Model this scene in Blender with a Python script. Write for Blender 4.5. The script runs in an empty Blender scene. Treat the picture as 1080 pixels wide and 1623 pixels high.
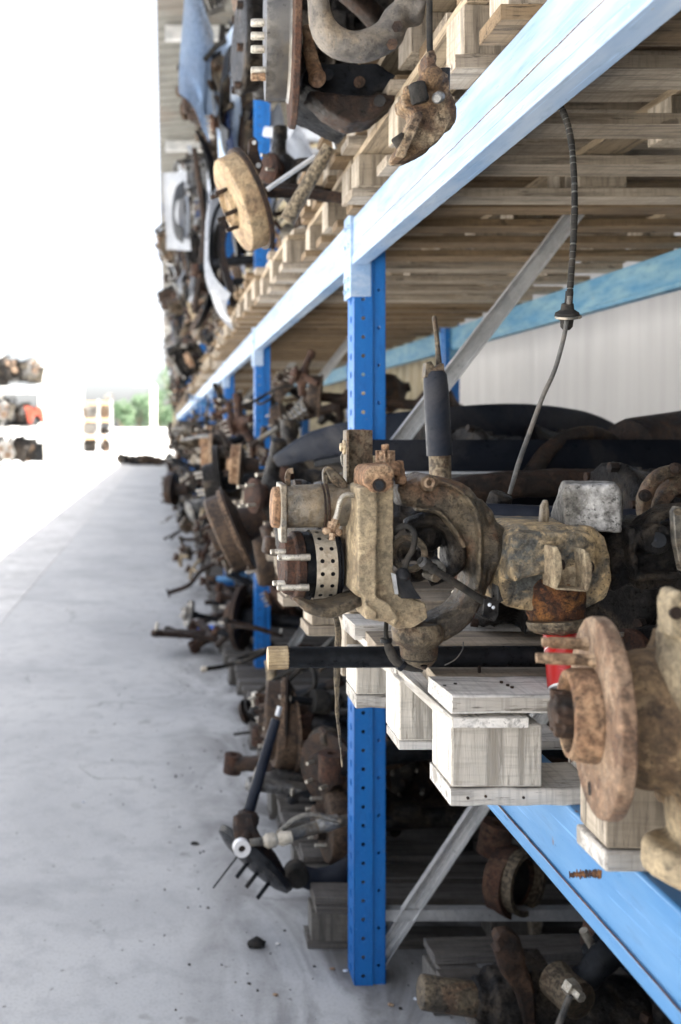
import bpy, bmesh, math, random
from mathutils import Vector, Matrix, Euler
R = math.radians
random.seed(7)
# ------------------------------------------------------------------ camera
S = bpy.context.scene
FPX, VX, VY, CH = 1520.0, 262.0, 680.0, 1.48
cam = bpy.data.cameras.new('camera'); camo = bpy.data.objects.new('camera', cam)
S.collection.objects.link(camo); S.camera = camo
camo.location = (0, 0, CH); camo.rotation_euler = (R(90), 0, 0)
cam.sensor_width = 36; cam.lens = FPX / 1623 * 36
cam.shift_x = (540 - VX) / 1623; cam.shift_y = -(811.5 - VY) / 1623
cam.clip_start = .05; cam.clip_end = 3000
cam.dof.use_dof = True; cam.dof.focus_distance = 1.42; cam.dof.aperture_fstop = 4.2
# ------------------------------------------------------------------ light
SUN = Vector((.30, -.12, .95)).normalized()
w = bpy.data.worlds.new('World'); S.world = w; w.use_nodes = True
nt = w.node_tree; sky = nt.nodes.new('ShaderNodeTexSky'); sky.sky_type = 'NISHITA'; sky.sun_disc = False
sky.sun_elevation = math.asin(SUN.z); sky.sun_rotation = math.atan2(SUN.x, SUN.y)
sky.dust_density = 3.5; sky.air_density = .75; sky.ozone_density = .6
hs_ = nt.nodes.new('ShaderNodeHueSaturation'); hs_.inputs['Saturation'].default_value = .36; hs_.inputs['Value'].default_value = 1.25
nt.links.new(sky.outputs[0], hs_.inputs['Color']); nt.links.new(hs_.outputs[0], nt.nodes['Background'].inputs[0]); nt.nodes['Background'].inputs[1].default_value = .05
sl = bpy.data.lights.new('sun', 'SUN'); sl.energy = 5.0; sl.angle = R(.5); sl.color = (1, .95, .87)
so = bpy.data.objects.new('sun', sl); S.collection.objects.link(so); so.rotation_euler = (SUN).to_track_quat('Z', 'Y').to_euler()
S.view_settings.view_transform = 'Standard'; S.view_settings.look = 'None'; S.view_settings.gamma = 1
S.view_settings.exposure = 3.17

# ------------------------------------------------------------------ helpers
def P(px, py, d): return Vector(((px - VX) / FPX * d, d, CH - (py - VY) / FPX * d))
def tag(o, label=None, cat=None, group=None, kind=None):
    if label: o['label'] = label
    if cat: o['category'] = cat
    if group: o['group'] = group
    if kind: o['kind'] = kind
    return o
def thing(name, loc, label, cat, group=None):
    o = bpy.data.objects.new(name, None); o.empty_display_size = .1
    S.collection.objects.link(o); o.location = loc
    return tag(o, label, cat, group)
TEX = {}
def cloud(sz):
    if sz not in TEX:
        t = bpy.data.textures.new('clouds', 'CLOUDS'); t.noise_scale = sz; t.noise_depth = 3; TEX[sz] = t
    return TEX[sz]
def frame(d):
    d = Vector(d).normalized(); up = Vector((0, 0, 1)) if abs(d.z) < .95 else Vector((0, 1, 0))
    a = d.cross(up).normalized(); b = d.cross(a).normalized()
    return a, b, d
def smooth_pts(pts, k=5):
    pts = [Vector(p) for p in pts]
    if len(pts) < 3: return pts
    q = [2 * pts[0] - pts[1]] + pts + [2 * pts[-1] - pts[-2]]; out = []
    for i in range(1, len(q) - 2):
        for j in range(k):
            t = j / k; a, b, c, d = q[i - 1], q[i], q[i + 1], q[i + 2]
            out.append(.5 * ((2 * b) + (c - a) * t + (2 * a - 5 * b + 4 * c - d) * t * t + (3 * b - a - 3 * c + d) * t ** 3))
    out.append(pts[-1]); return out
def lerp_list(v, n):
    if not isinstance(v, (list, tuple)): return [v] * n
    r = []
    for i in range(n):
        t = i / (n - 1) * (len(v) - 1); k = min(int(t), len(v) - 2); r.append(v[k] * (1 - (t - k)) + v[k + 1] * (t - k))
    return r
class MB:
    def __init__(s): s.bm = bmesh.new()
    def loops(s, rings, c0=True, c1=True, closed=False):
        V = [[s.bm.verts.new(p) for p in r] for r in rings]
        n = len(V[0]); m = len(V)
        for i in range(m if closed else m - 1):
            A, B = V[i], V[(i + 1) % m]
            for j in range(n):
                k = (j + 1) % n; s.bm.faces.new((A[j], A[k], B[k], B[j]))
        if not closed:
            if c0: s.bm.faces.new(V[0][::-1])
            if c1: s.bm.faces.new(V[-1])
        return s
    def box(s, c, sz, rot=None):
        m = Matrix.Translation(c) @ ((rot if isinstance(rot, Matrix) else Euler(rot).to_matrix().to_4x4()) if rot is not None else Matrix())
        x, y, z = [q / 2 for q in sz]
        v = [s.bm.verts.new(m @ Vector((a * x, b * y, e * z))) for a in (-1, 1) for b in (-1, 1) for e in (-1, 1)]
        for f in ((0, 1, 3, 2), (4, 6, 7, 5), (0, 4, 5, 1), (2, 3, 7, 6), (0, 2, 6, 4), (1, 5, 7, 3)): s.bm.faces.new([v[i] for i in f])
        return s
    def bx(s, x0, x1, y0, y1, z0, z1): return s.box(((x0 + x1) / 2, (y0 + y1) / 2, (z0 + z1) / 2), (abs(x1 - x0), abs(y1 - y0), abs(z1 - z0)))
    def lathe(s, prof, o, ax, n=28, closed=False):
        a, b, d = frame(ax); o = Vector(o)
        rs = [[o + d * t + (a * math.cos(q * 2 * math.pi / n) + b * math.sin(q * 2 * math.pi / n)) * max(r, 1e-4) for q in range(n)] for r, t in prof]
        return s.loops(rs, closed=closed)
    def cyl(s, p0, p1, r0, r1=None, n=20):
        p0, p1 = Vector(p0), Vector(p1); L = (p1 - p0).length
        return s.lathe([(r0, 0), (r0 if r1 is None else r1, L)], p0, p1 - p0, n)
    def ring(s, o, ax, ro, ri, h, n=28):
        return s.lathe([(ri, 0), (ro, 0), (ro, h), (ri, h)], o, ax, n, closed=True)
    def sweep(s, pts, W, H=None, n=10, up=None, k=5, sq=False, c0=True, c1=True):
        p = smooth_pts(pts, k); W = lerp_list(W, len(p)); H = lerp_list(H, len(p)) if H is not None else W
        rs = []; a = None
        for i, q in enumerate(p):
            t = (p[min(i + 1, len(p) - 1)] - p[max(i - 1, 0)]).normalized()
            if up is not None: a = Vector(up).cross(t).normalized()
            elif a is None: a = frame(t)[0]
            else: a = (a - t * a.dot(t)).normalized()
            b = t.cross(a).normalized()
            if sq:
                rr = []
                for sx, sy in ((1, .7), (.7, 1), (-.7, 1), (-1, .7), (-1, -.7), (-.7, -1), (.7, -1), (1, -.7)): rr.append(q + a * sx * W[i] + b * sy * H[i])
            else: rr = [q + a * math.cos(j * 2 * math.pi / n) * W[i] + b * math.sin(j * 2 * math.pi / n) * H[i] for j in range(n)]
            rs.append(rr)
        return s.loops(rs, c0, c1)
    def prism(s, pts, M, h):
        # pts 2d, M maps (u,v,w) ; w from 0 to h
        lo = [s.bm.verts.new(M @ Vector((u, v, 0))) for u, v in pts]; hi = [s.bm.verts.new(M @ Vector((u, v, h))) for u, v in pts]
        n = len(pts); s.bm.faces.new(lo[::-1]); s.bm.faces.new(hi)
        for i in range(n): j = (i + 1) % n; s.bm.faces.new((lo[i], lo[j], hi[j], hi[i]))
        return s
    def plate(s, pix, d0, d1, at=None):
        # outline in photo pixels measured at depth d0, extruded straight back to depth d1
        at = at or d0; lo = [P(x, y, at) for x, y in pix]; o = Vector((0, 0, 0))
        A = [s.bm.verts.new((v.x, d0, v.z)) for v in lo]; B = [s.bm.verts.new((v.x, d1, v.z)) for v in lo]
        n = len(A); s.bm.faces.new(A[::-1]); s.bm.faces.new(B)
        for i in range(n): j = (i + 1) % n; s.bm.faces.new((A[i], A[j], B[j], B[i]))
        return s
    def ball(s, c, r, sc=(1, 1, 1)):
        bmesh.ops.create_icosphere(s.bm, subdivisions=2, radius=r, matrix=Matrix.Translation(c) @ Matrix.Diagonal((*sc, 1))); return s
    def build(s, name, mat, parent=None, bev=0, vox=0, sm=4, disp=0, dsz=.03, ang=38, sub=0):
        bm = s.bm
        if parent is not None: bmesh.ops.translate(bm, verts=bm.verts, vec=-parent.matrix_basis.translation - (parent.parent.matrix_basis.translation if parent.parent else Vector((0,0,0))))
        bmesh.ops.recalc_face_normals(bm, faces=bm.faces)
        for f in bm.faces: f.smooth = True
        for e in bm.edges: e.smooth = (len(e.link_faces) == 2 and e.calc_face_angle(3) < R(ang))
        me = bpy.data.meshes.new(name); bm.to_mesh(me); bm.free(); me.materials.append(mat)
        o = bpy.data.objects.new(name, me); S.collection.objects.link(o)
        if parent is not None: o.parent = parent
        if vox:
            m = o.modifiers.new('r', 'REMESH'); m.mode = 'VOXEL'; m.voxel_size = vox; m.use_smooth_shade = True
            if sm: q = o.modifiers.new('s', 'SMOOTH'); q.factor = .5; q.iterations = sm
        if sub: q = o.modifiers.new('u', 'SUBSURF'); q.levels = q.render_levels = sub
        if bev:
            b = o.modifiers.new('b', 'BEVEL'); b.width = bev; b.segments = 2; b.limit_method = 'ANGLE'; b.angle_limit = R(35)
        if disp:
            q = o.modifiers.new('d', 'DISPLACE'); q.texture = cloud(dsz); q.strength = disp; q.mid_level = .5
        return o

# ------------------------------------------------------------------ materials
def nodes(name):
    m = bpy.data.materials.new(name); m.use_nodes = True; t = m.node_tree
    return m, t, t.nodes, t.links, t.nodes['Principled BSDF']
def nz(t, vec, scale, detail=6, rough=.6, dist=0):
    n = t.nodes.new('ShaderNodeTexNoise'); n.inputs['Scale'].default_value = scale; n.inputs['Detail'].default_value = detail
    n.inputs['Roughness'].default_value = rough; n.inputs['Distortion'].default_value = dist; t.links.new(vec, n.inputs['Vector']); return n.outputs[0]
def ramp(t, fac, stops, mode='LINEAR'):
    n = t.nodes.new('ShaderNodeValToRGB'); cr = n.color_ramp; cr.interpolation = mode
    while len(cr.elements) < len(stops): cr.elements.new(.5)
    for e, (p, c) in zip(cr.elements, stops):
        e.position = p; e.color = (*c, 1) if isinstance(c, tuple) else (c, c, c, 1)
    t.links.new(fac, n.inputs[0]); return n.outputs[0]
def mix(t, fac, a, b, mode='MIX'):
    n = t.nodes.new('ShaderNodeMix'); n.data_type = 'RGBA'; n.blend_type = mode
    for i, v in ((0, fac), (6, a), (7, b)):
        if isinstance(v, (int, float)): n.inputs[i].default_value = v
        elif isinstance(v, tuple): n.inputs[i].default_value = (*v, 1)
        else: t.links.new(v, n.inputs[i])
    return n.outputs[2]
def math_(t, op, a, b=0.0):
    n = t.nodes.new('ShaderNodeMath'); n.operation = op
    for i, v in enumerate((a, b)):
        if isinstance(v, (int, float)): n.inputs[i].default_value = v
        else: t.links.new(v, n.inputs[i])
    return n.outputs[0]
def vec(t, sc=(1, 1, 1), rnd=True, island=False):
    tc = t.nodes.new('ShaderNodeTexCoord'); mp = t.nodes.new('ShaderNodeMapping'); mp.inputs['Scale'].default_value = sc
    v = tc.outputs['Object']
    t.links.new(v, mp.inputs['Vector']); v = mp.outputs[0]
    if rnd:
        r = t.nodes.new('ShaderNodeNewGeometry').outputs['Random Per Island'] if island else t.nodes.new('ShaderNodeObjectInfo').outputs['Random']
        ad = t.nodes.new('ShaderNodeVectorMath'); ad.operation = 'ADD'
        t.links.new(v, ad.inputs[0]); m = math_(t, 'MULTIPLY', r, 37.0); t.links.new(m, ad.inputs[1]); v = ad.outputs[0]
    return v
def bump(t, h, s, dist=.004, base=None):
    b = t.nodes.new('ShaderNodeBump'); b.inputs['Strength'].default_value = s; b.inputs['Distance'].default_value = dist
    t.links.new(h, b.inputs['Height'])
    if base: t.links.new(base, b.inputs['Normal'])
    return b.outputs[0]
def cavity(t):   # real surface curvature: worn edges
    g = t.nodes.new('ShaderNodeNewGeometry'); return g.outputs['Pointiness']
def metal(name, a, b, c, sc=18, rough=.62, met=.35, bs=.5, edge=None):
    """a main, b second patches, c spots; grime, pitting and grit at three sizes"""
    m, t, N, L, B = nodes(name); v = vec(t); k = min(1, bs * 1.5)
    n1 = nz(t, v, sc, 7, .66, .5); n2 = nz(t, v, sc * 6, 8, .72); n3 = nz(t, v, sc * .5, 6, .66, .9); n4 = nz(t, v, sc * 2.6, 7, .68, .4); n5 = nz(t, v, sc * 17, 4, .6)
    col = mix(t, ramp(t, n1, [(.40, 0.), (.58, 1.)]), a, b)
    col = mix(t, ramp(t, n3, [(.50, 0.), (.62, .8)]), col, c)
    dk = tuple(q * .28 for q in b); lt = tuple(min(1, q * 1.7) for q in a)
    col = mix(t, ramp(t, n4, [(.36, .8 * k), (.44, 0.)]), col, dk)
    col = mix(t, ramp(t, n4, [(.58, 0.), (.66, .7 * k)]), col, lt)
    col = mix(t, ramp(t, n2, [(.38, 0.), (.62, 1.)]), mix(t, .9 * k, col, (.38, .36, .34), 'MULTIPLY'), mix(t, .9 * k, col, (1.45, 1.42, 1.38), 'MULTIPLY'))
    pit = ramp(t, n5, [(.36, 1.), (.41, 0.)]); col = mix(t, math_(t, 'MULTIPLY', pit, .75 * k), col, dk)
    if edge and max(a) > .06: col = mix(t, math_(t, 'MULTIPLY', ramp(t, cavity(t), [(.53, 0.), (.60, .85)]), ramp(t, n2, [(.46, .1), (.56, 1.)])), col, edge)
    L.new(col, B.inputs['Base Color']); B.inputs['Metallic'].default_value = met
    B.inputs['Specular IOR Level'].default_value = .45 if max(a) > .22 else (.12 if max(a) < .04 else .36)
    L.new(ramp(t, n2, [(.35, max(.15, rough - .18)), (.65, min(1, rough + .2))]), B.inputs['Roughness'])
    h = math_(t, 'ADD', math_(t, 'ADD', math_(t, 'MULTIPLY', n4, .8), math_(t, 'MULTIPLY', n2, .6)), math_(t, 'MULTIPLY', n5, .25))
    L.new(bump(t, h, min(1, bs * 1.3), .006), B.inputs['Normal']); return m
def paint(name, col, worn, rust, rough=.35, amt=.55, streak=(3, 3, 3), chip=.64):
    m, t, N, L, B = nodes(name); v = vec(t, streak); v0 = vec(t)
    n = nz(t, v, 4, 6, .6); n2 = nz(t, v0, 30, 7, .68, .3); n3 = nz(t, v, 14, 5, .65)
    c = mix(t, ramp(t, n, [(.35, 0.), (.68, amt)]), col, worn)
    c = mix(t, ramp(t, n3, [(.55, 0.), (.75, .5)]), c, tuple(q * .55 for q in col))
    c = mix(t, ramp(t, n2, [(chip, 0.), (chip + .02, 1.)]), c, rust)
    sc = ramp(t, nz(t, vec(t, (90, 1.2, 90)), 3, 3, .5, 1), [(.66, 0.), (.69, .5)])
    c = mix(t, sc, c, tuple(min(1, q * 1.6 + .15) for q in col))
    L.new(c, B.inputs['Base Color']); L.new(ramp(t, n3, [(.3, rough - .08), (.7, rough + .2)]), B.inputs['Roughness'])
    L.new(bump(t, n2, .12, .002), B.inputs['Normal']); return m
def wood(name, tone, axis='x', dark=(.12, .1, .08), sc=1.0):
    m, t, N, L, B = nodes(name)
    s = {'x': (2.2, 34, 34), 'y': (34, 2.2, 34), 'z': (34, 34, 2.2)}[axis]
    v = vec(t, tuple(q * sc for q in s), True, True); vi = vec(t, (1, 1, 1), True, True)
    g = nz(t, v, 1.6, 8, .72, .6); g2 = nz(t, v, 5.5, 6, .7, .3); st = nz(t, vi, 5, 5, .6, .5)
    isl = N.new('ShaderNodeNewGeometry').outputs['Random Per Island']
    c = ramp(t, g, [(.30, dark), (.40, tuple(q * .55 for q in tone)), (.5, tone), (.68, tuple(min(1, q * 1.25) for q in tone))])
    c = mix(t, ramp(t, g2, [(.36, .85), (.42, 0.)]), c, tuple(q * .6 for q in dark))
    saw = nz(t, vec(t, tuple({34: 9, 2.2: 150}[q] for q in s), True, True), 1.0, 3, .6); c = mix(t, ramp(t, saw, [(.40, .35), (.5, 0.)]), c, tuple(q * .55 for q in tone))
    kn = nz(t, vi, 9, 3, .5, 1.5); c = mix(t, ramp(t, kn, [(.68, 0.), (.72, .7)]), c, dark)
    c = mix(t, ramp(t, st, [(.5, 0.), (.72, .55)]), c, tuple(q * f for q, f in zip(tone, (.42, .38, .33))))
    c = mix(t, ramp(t, isl, [(0., .0), (1., 1.)]), mix(t, 1., c, (.62, .58, .53), 'MULTIPLY'), mix(t, 1., c, (1.12, 1.12, 1.13), 'MULTIPLY'))
    L.new(c, B.inputs['Base Color']); B.inputs['Roughness'].default_value = .85
    L.new(bump(t, math_(t, 'ADD', g, math_(t, 'MULTIPLY', g2, .6)), .7, .004), B.inputs['Normal']); return m

M = {}
M['tan'] = metal('tan_casting', (.36, .27, .16), (.20, .16, .115), (.12, .075, .045), 20, .7, .12, .75, (.45, .36, .24))
M['tan_lit'] = metal('ochre_casting', (.44, .35, .225), (.27, .22, .145), (.19, .135, .085), 22, .75, .08, .42, (.55, .46, .32))
M['tan_clut'] = metal('brown_grease_part', (.065, .05, .035), (.028, .024, .02), (.09, .052, .032), 18, .48, .3, .7, (.2, .16, .11))
M['tan_dark'] = metal('brown_grease_casting', (.14, .112, .075), (.06, .052, .042), (.15, .085, .05), 18, .45, .3, .7, (.3, .24, .16))
M['grey_dust'] = metal('grey_dusty_steel', (.21, .205, .185), (.11, .108, .10), (.24, .18, .11), 14, .45, .45, .35, (.4, .35, .28))
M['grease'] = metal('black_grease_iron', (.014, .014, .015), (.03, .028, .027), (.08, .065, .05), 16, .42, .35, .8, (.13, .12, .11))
M['rust'] = metal('red_rust', (.075, .035, .022), (.035, .02, .016), (.12, .07, .045), 22, .85, .05, .8)
M['rust_lit'] = metal('dusty_rust', (.33, .20, .115), (.17, .09, .05), (.42, .30, .19), 20, .8, .08, .7, (.5, .38, .26))
M['rust_mid'] = metal('brown_rust', (.07, .045, .03), (.03, .022, .018), (.12, .078, .05), 16, .62, .2, .7, (.3, .2, .13))
M['rust_dark'] = metal('dark_rust', (.045, .026, .018), (.02, .015, .013), (.08, .046, .028), 16, .6, .25, .7, (.22, .14, .09))
M['crust'] = metal('flaking_rust', (.14, .055, .022), (.035, .02, .016), (.34, .15, .045), 55, .9, 0, 1.0)
M['black'] = metal('black_paint_steel', (.008, .009, .011), (.018, .02, .024), (.045, .042, .04), 10, .4, .2, .25, (.09, .09, .1))
M['navy'] = metal('dark_blue_black_plastic', (.012, .015, .024), (.02, .024, .034), (.045, .045, .05), 7, .42, .0, .12)
M['rubber'] = metal('rubber', (.02, .02, .02), (.04, .038, .035), (.07, .06, .05), 24, .8, 0, .3)
M['cable'] = metal('cable_jacket', (.06, .06, .06), (.11, .11, .105), (.16, .14, .12), 30, .6, .1, .3)
M['zinc'] = metal('galvanised_steel', (.55, .56, .57), (.44, .45, .46), (.62, .62, .62), 9, .45, .5, .12)
M['zinc_bolt'] = metal('plated_stud', (.55, .52, .46), (.4, .36, .3), (.6, .58, .5), 40, .4, .7, .3)
M['alu'] = metal('aluminium_casting', (.26, .26, .255), (.13, .13, .13), (.2, .18, .15), 16, .45, .65, .4)
M['white_crust'] = metal('grey_box_chalky', (.20, .195, .18), (.12, .115, .105), (.62, .62, .62), 11, .8, .1, .7, (.3, .25, .2))
M['bluebeam'] = paint('pale_blue_beam', (.23, .365, .575), (.47, .555, .67), (.42, .37, .28), .33, .9, (4, .9, 9), .665)  # upper front beams, paler blue than the lower ones
M['bluebeam2'] = paint('blue_beam', (.05, .19, .41), (.11, .26, .47), (.16, .08, .04), .34, .8, (4, .9, 5), .68)
M['backbeam'] = paint('dusty_blue_beam', (.045, .19, .34), (.19, .33, .4), (.30, .26, .2), .45, 1, (4, 1.2, 5), .68)
M['bluepost'] = paint('blue_post', (.003, .115, .40), (.008, .15, .45), (.20, .13, .09), .38, .6, (6, 6, 1.5), .67)
M['carblue'] = paint('pale_blue_car_paint', (.36, .46, .60), (.5, .57, .68), (.6, .62, .66), .22, .7, (2, 2, 2), .70)
M['carwhite'] = paint('white_car_paint', (.66, .69, .74), (.5, .55, .63), (.3, .28, .25), .25, .6, (2, 2, 2), .74)
M['carsilver'] = paint('silver_car_paint', (.40, .42, .46), (.55, .57, .6), (.2, .17, .14), .25, .6, (2, 2, 2), .72)
M['cardark'] = paint('dark_blue_car_paint', (.02, .035, .10), (.05, .07, .14), (.12, .1, .08), .22, .6, (2, 2, 2), .72)
M['carred'] = paint('red_car_paint', (.28, .05, .03), (.35, .12, .08), (.2, .1, .08), .3, .5, (2, 2, 2), .72)
M['pale_ring'] = metal('pale_dusty_ring', (.55, .50, .41), (.44, .40, .33), (.36, .28, .19), 10, .6, .2, .3)
M['seam'] = metal('rusty_seam', (.16, .07, .025), (.09, .04, .02), (.34, .25, .16), 40, .9, 0, .8)
M['canred'] = paint('red_can_print', (.38, .014, .012), (.28, .02, .016), (.7, .6, .58), .32, .3, (3, 3, 3), .72)
M['canwhite'] = paint('white_can_base', (.75, .74, .74), (.65, .63, .62), (.4, .35, .3), .4, .4, (3, 3, 3), .74)
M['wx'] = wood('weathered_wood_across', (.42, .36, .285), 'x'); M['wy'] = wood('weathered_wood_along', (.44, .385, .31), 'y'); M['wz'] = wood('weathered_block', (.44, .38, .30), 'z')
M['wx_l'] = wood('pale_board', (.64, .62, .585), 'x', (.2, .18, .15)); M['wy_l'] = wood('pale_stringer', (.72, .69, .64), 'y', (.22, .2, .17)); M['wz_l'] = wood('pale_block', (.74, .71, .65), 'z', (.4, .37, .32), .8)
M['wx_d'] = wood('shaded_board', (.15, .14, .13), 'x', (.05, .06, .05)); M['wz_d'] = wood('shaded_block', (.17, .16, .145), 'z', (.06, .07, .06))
M['wx_u'] = wood('brown_board', (.25, .175, .10), 'x', (.05, .035, .02)); M['wy_u'] = wood('brown_stringer', (.40, .32, .22), 'y', (.09, .06, .04))
M['orange'] = paint('orange_beam_paint', (.45, .27, .13), (.5, .36, .24), (.4, .2, .1), .5)
M['plastic_blue'] = paint('blue_plastic', (.01, .12, .6), (.02, .15, .6), (.1, .2, .5), .4)

# ground
def ground_mat():
    m, t, N, L, B = nodes('worn_concrete'); v = vec(t, (1, 1, 1), False)
    a = nz(t, v, .8, 8, .6, .6); b = nz(t, v, 9, 8, .7, .2); c = nz(t, v, 120, 4, .6); st = nz(t, vec(t, (.8, 1.6, 1), False), 1.4, 7, .62, .5)
    col = ramp(t, a, [(.34, (.42, .422, .425)), (.5, (.49, .492, .49)), (.66, (.55, .548, .54))])
    col = mix(t, ramp(t, b, [(.36, .55), (.52, 0.)]), col, (.36, .36, .365))
    col = mix(t, ramp(t, st, [(.56, 0.), (.72, .55)]), col, (.27, .275, .285))
    col = mix(t, ramp(t, c, [(.35, .35), (.5, 0.)]), col, (.3, .3, .3))
    spk = nz(t, v, 38, 2, .5); col = mix(t, ramp(t, spk, [(.70, 0.), (.73, .6)]), col, (.14, .13, .12))
    oil = nz(t, vec(t, (1.4, .8, 1), False), 2.3, 6, .6, 1.2)
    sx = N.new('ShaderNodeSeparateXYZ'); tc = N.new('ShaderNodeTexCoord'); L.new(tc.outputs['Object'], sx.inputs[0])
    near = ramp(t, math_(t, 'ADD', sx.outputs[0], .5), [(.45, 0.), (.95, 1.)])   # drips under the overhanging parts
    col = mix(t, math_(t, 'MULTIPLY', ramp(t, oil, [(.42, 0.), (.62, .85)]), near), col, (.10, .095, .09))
    wv = N.new('ShaderNodeTexVoronoi'); wv.feature = 'DISTANCE_TO_EDGE'; wv.inputs['Scale'].default_value = .55
    ad = N.new('ShaderNodeVectorMath'); ad.operation = 'ADD'; L.new(v, ad.inputs[0]); ns_ = N.new('ShaderNodeTexNoise'); ns_.inputs['Scale'].default_value = 2.2; ns_.inputs['Detail'].default_value = 6; L.new(v, ns_.inputs['Vector'])
    sc_ = N.new('ShaderNodeVectorMath'); sc_.operation = 'SCALE'; sc_.inputs['Scale'].default_value = .7; L.new(ns_.outputs['Color'], sc_.inputs[0]); L.new(sc_.outputs[0], ad.inputs[1]); L.new(ad.outputs[0], wv.inputs['Vector'])
    crk = math_(t, 'MULTIPLY', ramp(t, wv.outputs['Distance'], [(.0, .8), (.006, 0.)]), ramp(t, nz(t, v, .9, 3, .5), [(.52, 0.), (.6, .7)]))
    col = mix(t, crk, col, (.16, .155, .15))
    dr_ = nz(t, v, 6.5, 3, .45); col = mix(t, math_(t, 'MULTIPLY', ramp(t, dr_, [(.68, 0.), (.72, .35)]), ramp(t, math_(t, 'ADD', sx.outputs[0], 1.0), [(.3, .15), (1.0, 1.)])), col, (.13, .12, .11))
    L.new(col, B.inputs['Base Color']); L.new(ramp(t, b, [(.3, .62), (.7, .85)]), B.inputs['Roughness'])
    L.new(bump(t, math_(t, 'ADD', b, math_(t, 'MULTIPLY', c, .4)), .35, .004), B.inputs['Normal']); return m
M['ground'] = ground_mat(); M['ground'].node_tree.nodes['Principled BSDF'].inputs['Specular IOR Level'].default_value = .15
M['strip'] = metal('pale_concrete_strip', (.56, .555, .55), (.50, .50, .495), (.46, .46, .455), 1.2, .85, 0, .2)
M['joint'] = metal('joint_filler', (.5, .5, .49), (.42, .42, .42), (.4, .4, .4), 8, .9, 0, .2)
g = MB(); g.bx(-600, 600, -60, 1400, -.5, 0); tag(g.build('ground', M['ground']), kind='structure')
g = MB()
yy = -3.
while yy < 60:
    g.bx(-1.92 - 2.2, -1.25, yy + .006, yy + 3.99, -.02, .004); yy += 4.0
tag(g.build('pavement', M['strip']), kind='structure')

# ------------------------------------------------------------------ warehouse behind and above the rack
def wall_mat():
    m, t, N, L, B = nodes('translucent_sheet'); v = vec(t, (1, 9, .5), False)
    n = nz(t, v, 1.2, 6, .55); c = ramp(t, n, [(.3, (.29, .286, .286)), (.7, (.36, .354, .354))])
    L.new(c, B.inputs['Base Color']); B.inputs['Roughness'].default_value = .5
    tr = N.new('ShaderNodeBsdfTranslucent'); L.new(c, tr.inputs[0]); mx = N.new('ShaderNodeMixShader'); mx.inputs[0].default_value = .1
    L.new(B.outputs[0], mx.inputs[1]); L.new(tr.outputs[0], mx.inputs[2]); L.new(mx.outputs[0], N['Material Output'].inputs[0]); return m
M['wallsheet'] = wall_mat()
M['roofsheet'] = metal('roof_sheet', (.20, .20, .185), (.16, .16, .15), (.18, .16, .14), 2, .5, .3, .1)
M['cream'] = metal('cream_sheet', (.42, .37, .25), (.36, .31, .22), (.3, .27, .2), 2, .7, 0, .1)
ware = thing('warehouse', (2.1, 20, 0), 'grey ribbed warehouse wall behind the blue rack with its roof edge overhead', 'warehouse')
W = MB(); ys = []; y = -12.
while y < 46:
    ys += [(y, 0), (y + .13, 0), (y + .15, .022), (y + .20, .022), (y + .22, 0)]; y += .25
def ribs(prs, f0, f1):
    V = [(W.bm.verts.new(f0(a, b)), W.bm.verts.new(f1(a, b))) for a, b in prs]
    for i in range(len(V) - 1): W.bm.faces.new((V[i][0], V[i + 1][0], V[i + 1][1], V[i][1]))
ribs([p for p in ys if p[0] < 7.5], lambda a, b: (2.1 - b * .12, a, 1.3), lambda a, b: (2.1 - b * .12, a, 5.8)); W.build('wall', M['wallsheet'], ware)
W = MB(); ribs([p for p in ys if p[0] > 7.2], lambda a, b: (2.1 - b, a, 1.3), lambda a, b: (2.1 - b, a, 5.8)); W.build('wall', M['cream'], ware)
W = MB(); W.bx(2.07, 2.3, -12, 46, 0, 1.299); W.build('plinth', metal('darkened_plinth', (.05, .05, .052), (.035, .035, .036), (.07, .065, .06), 4, .9, 0, .3), ware)  # dark colour put in to deepen the shade behind the lower rack
W = MB(); W.bx(.45, 2.06, -1.6, -1.45, 0, 5.6); W.build('added_light_block_wall', M['cream'], ware)  # added wall out of view, blocks light entering the rack from behind
W = MB(); ribs([(a, b * 1.6) for a, b in ys], lambda a, b: (-.085, a, 5.72 + b), lambda a, b: (2.16, a, 5.9 + b)); W.build('roof', M['roofsheet'], ware)
for y in range(-2, 46, 4): W = MB(); W.bx(.0, 2.1, y, y + .08, 5.55, 5.69); W.build('rafter', M['zinc'], ware)

# ------------------------------------------------------------------ rack
BAY = 2.8; Y0 = 2.55 - BAY; XF, XB = .503, 1.56; Z1, Z2 = CH - .467, CH + .562; NB = 14; ZT = CH + 3.0
rack = thing('storage_rack', (XF, Y0, 0), 'long blue steel storage rack with perforated posts running down the yard', 'rack')
def strip(bm, o, u, v, W_, L_, pitch, r, phase=0):
    """perforated sheet: origin o, width axis u, length axis v, real holes"""
    o, u, v = Vector(o), Vector(u), Vector(v); n = int(L_ / pitch)
    for i in range(n):
        c = o + v * ((i + .5) * pitch); h = pitch / 2; w2 = W_ / 2
        outer = [(1, 0), (1, 1), (0, 1), (-1, 1), (-1, 0), (-1, -1), (0, -1), (1, -1)]
        O = [bm.verts.new(c + u * a * w2 + v * b * h) for a, b in outer]
        I = [bm.verts.new(c + u * r * math.cos(k * math.pi / 4) + v * r * math.sin(k * math.pi / 4)) for k in range(8)]
        J = [bm.verts.new(q.co + u.cross(v) * -.004) for q in I]
        for k in range(8):
            l = (k + 1) % 8; bm.faces.new((O[k], O[l], I[l], I[k])); bm.faces.new((I[k], I[l], J[l], J[k]))
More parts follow.
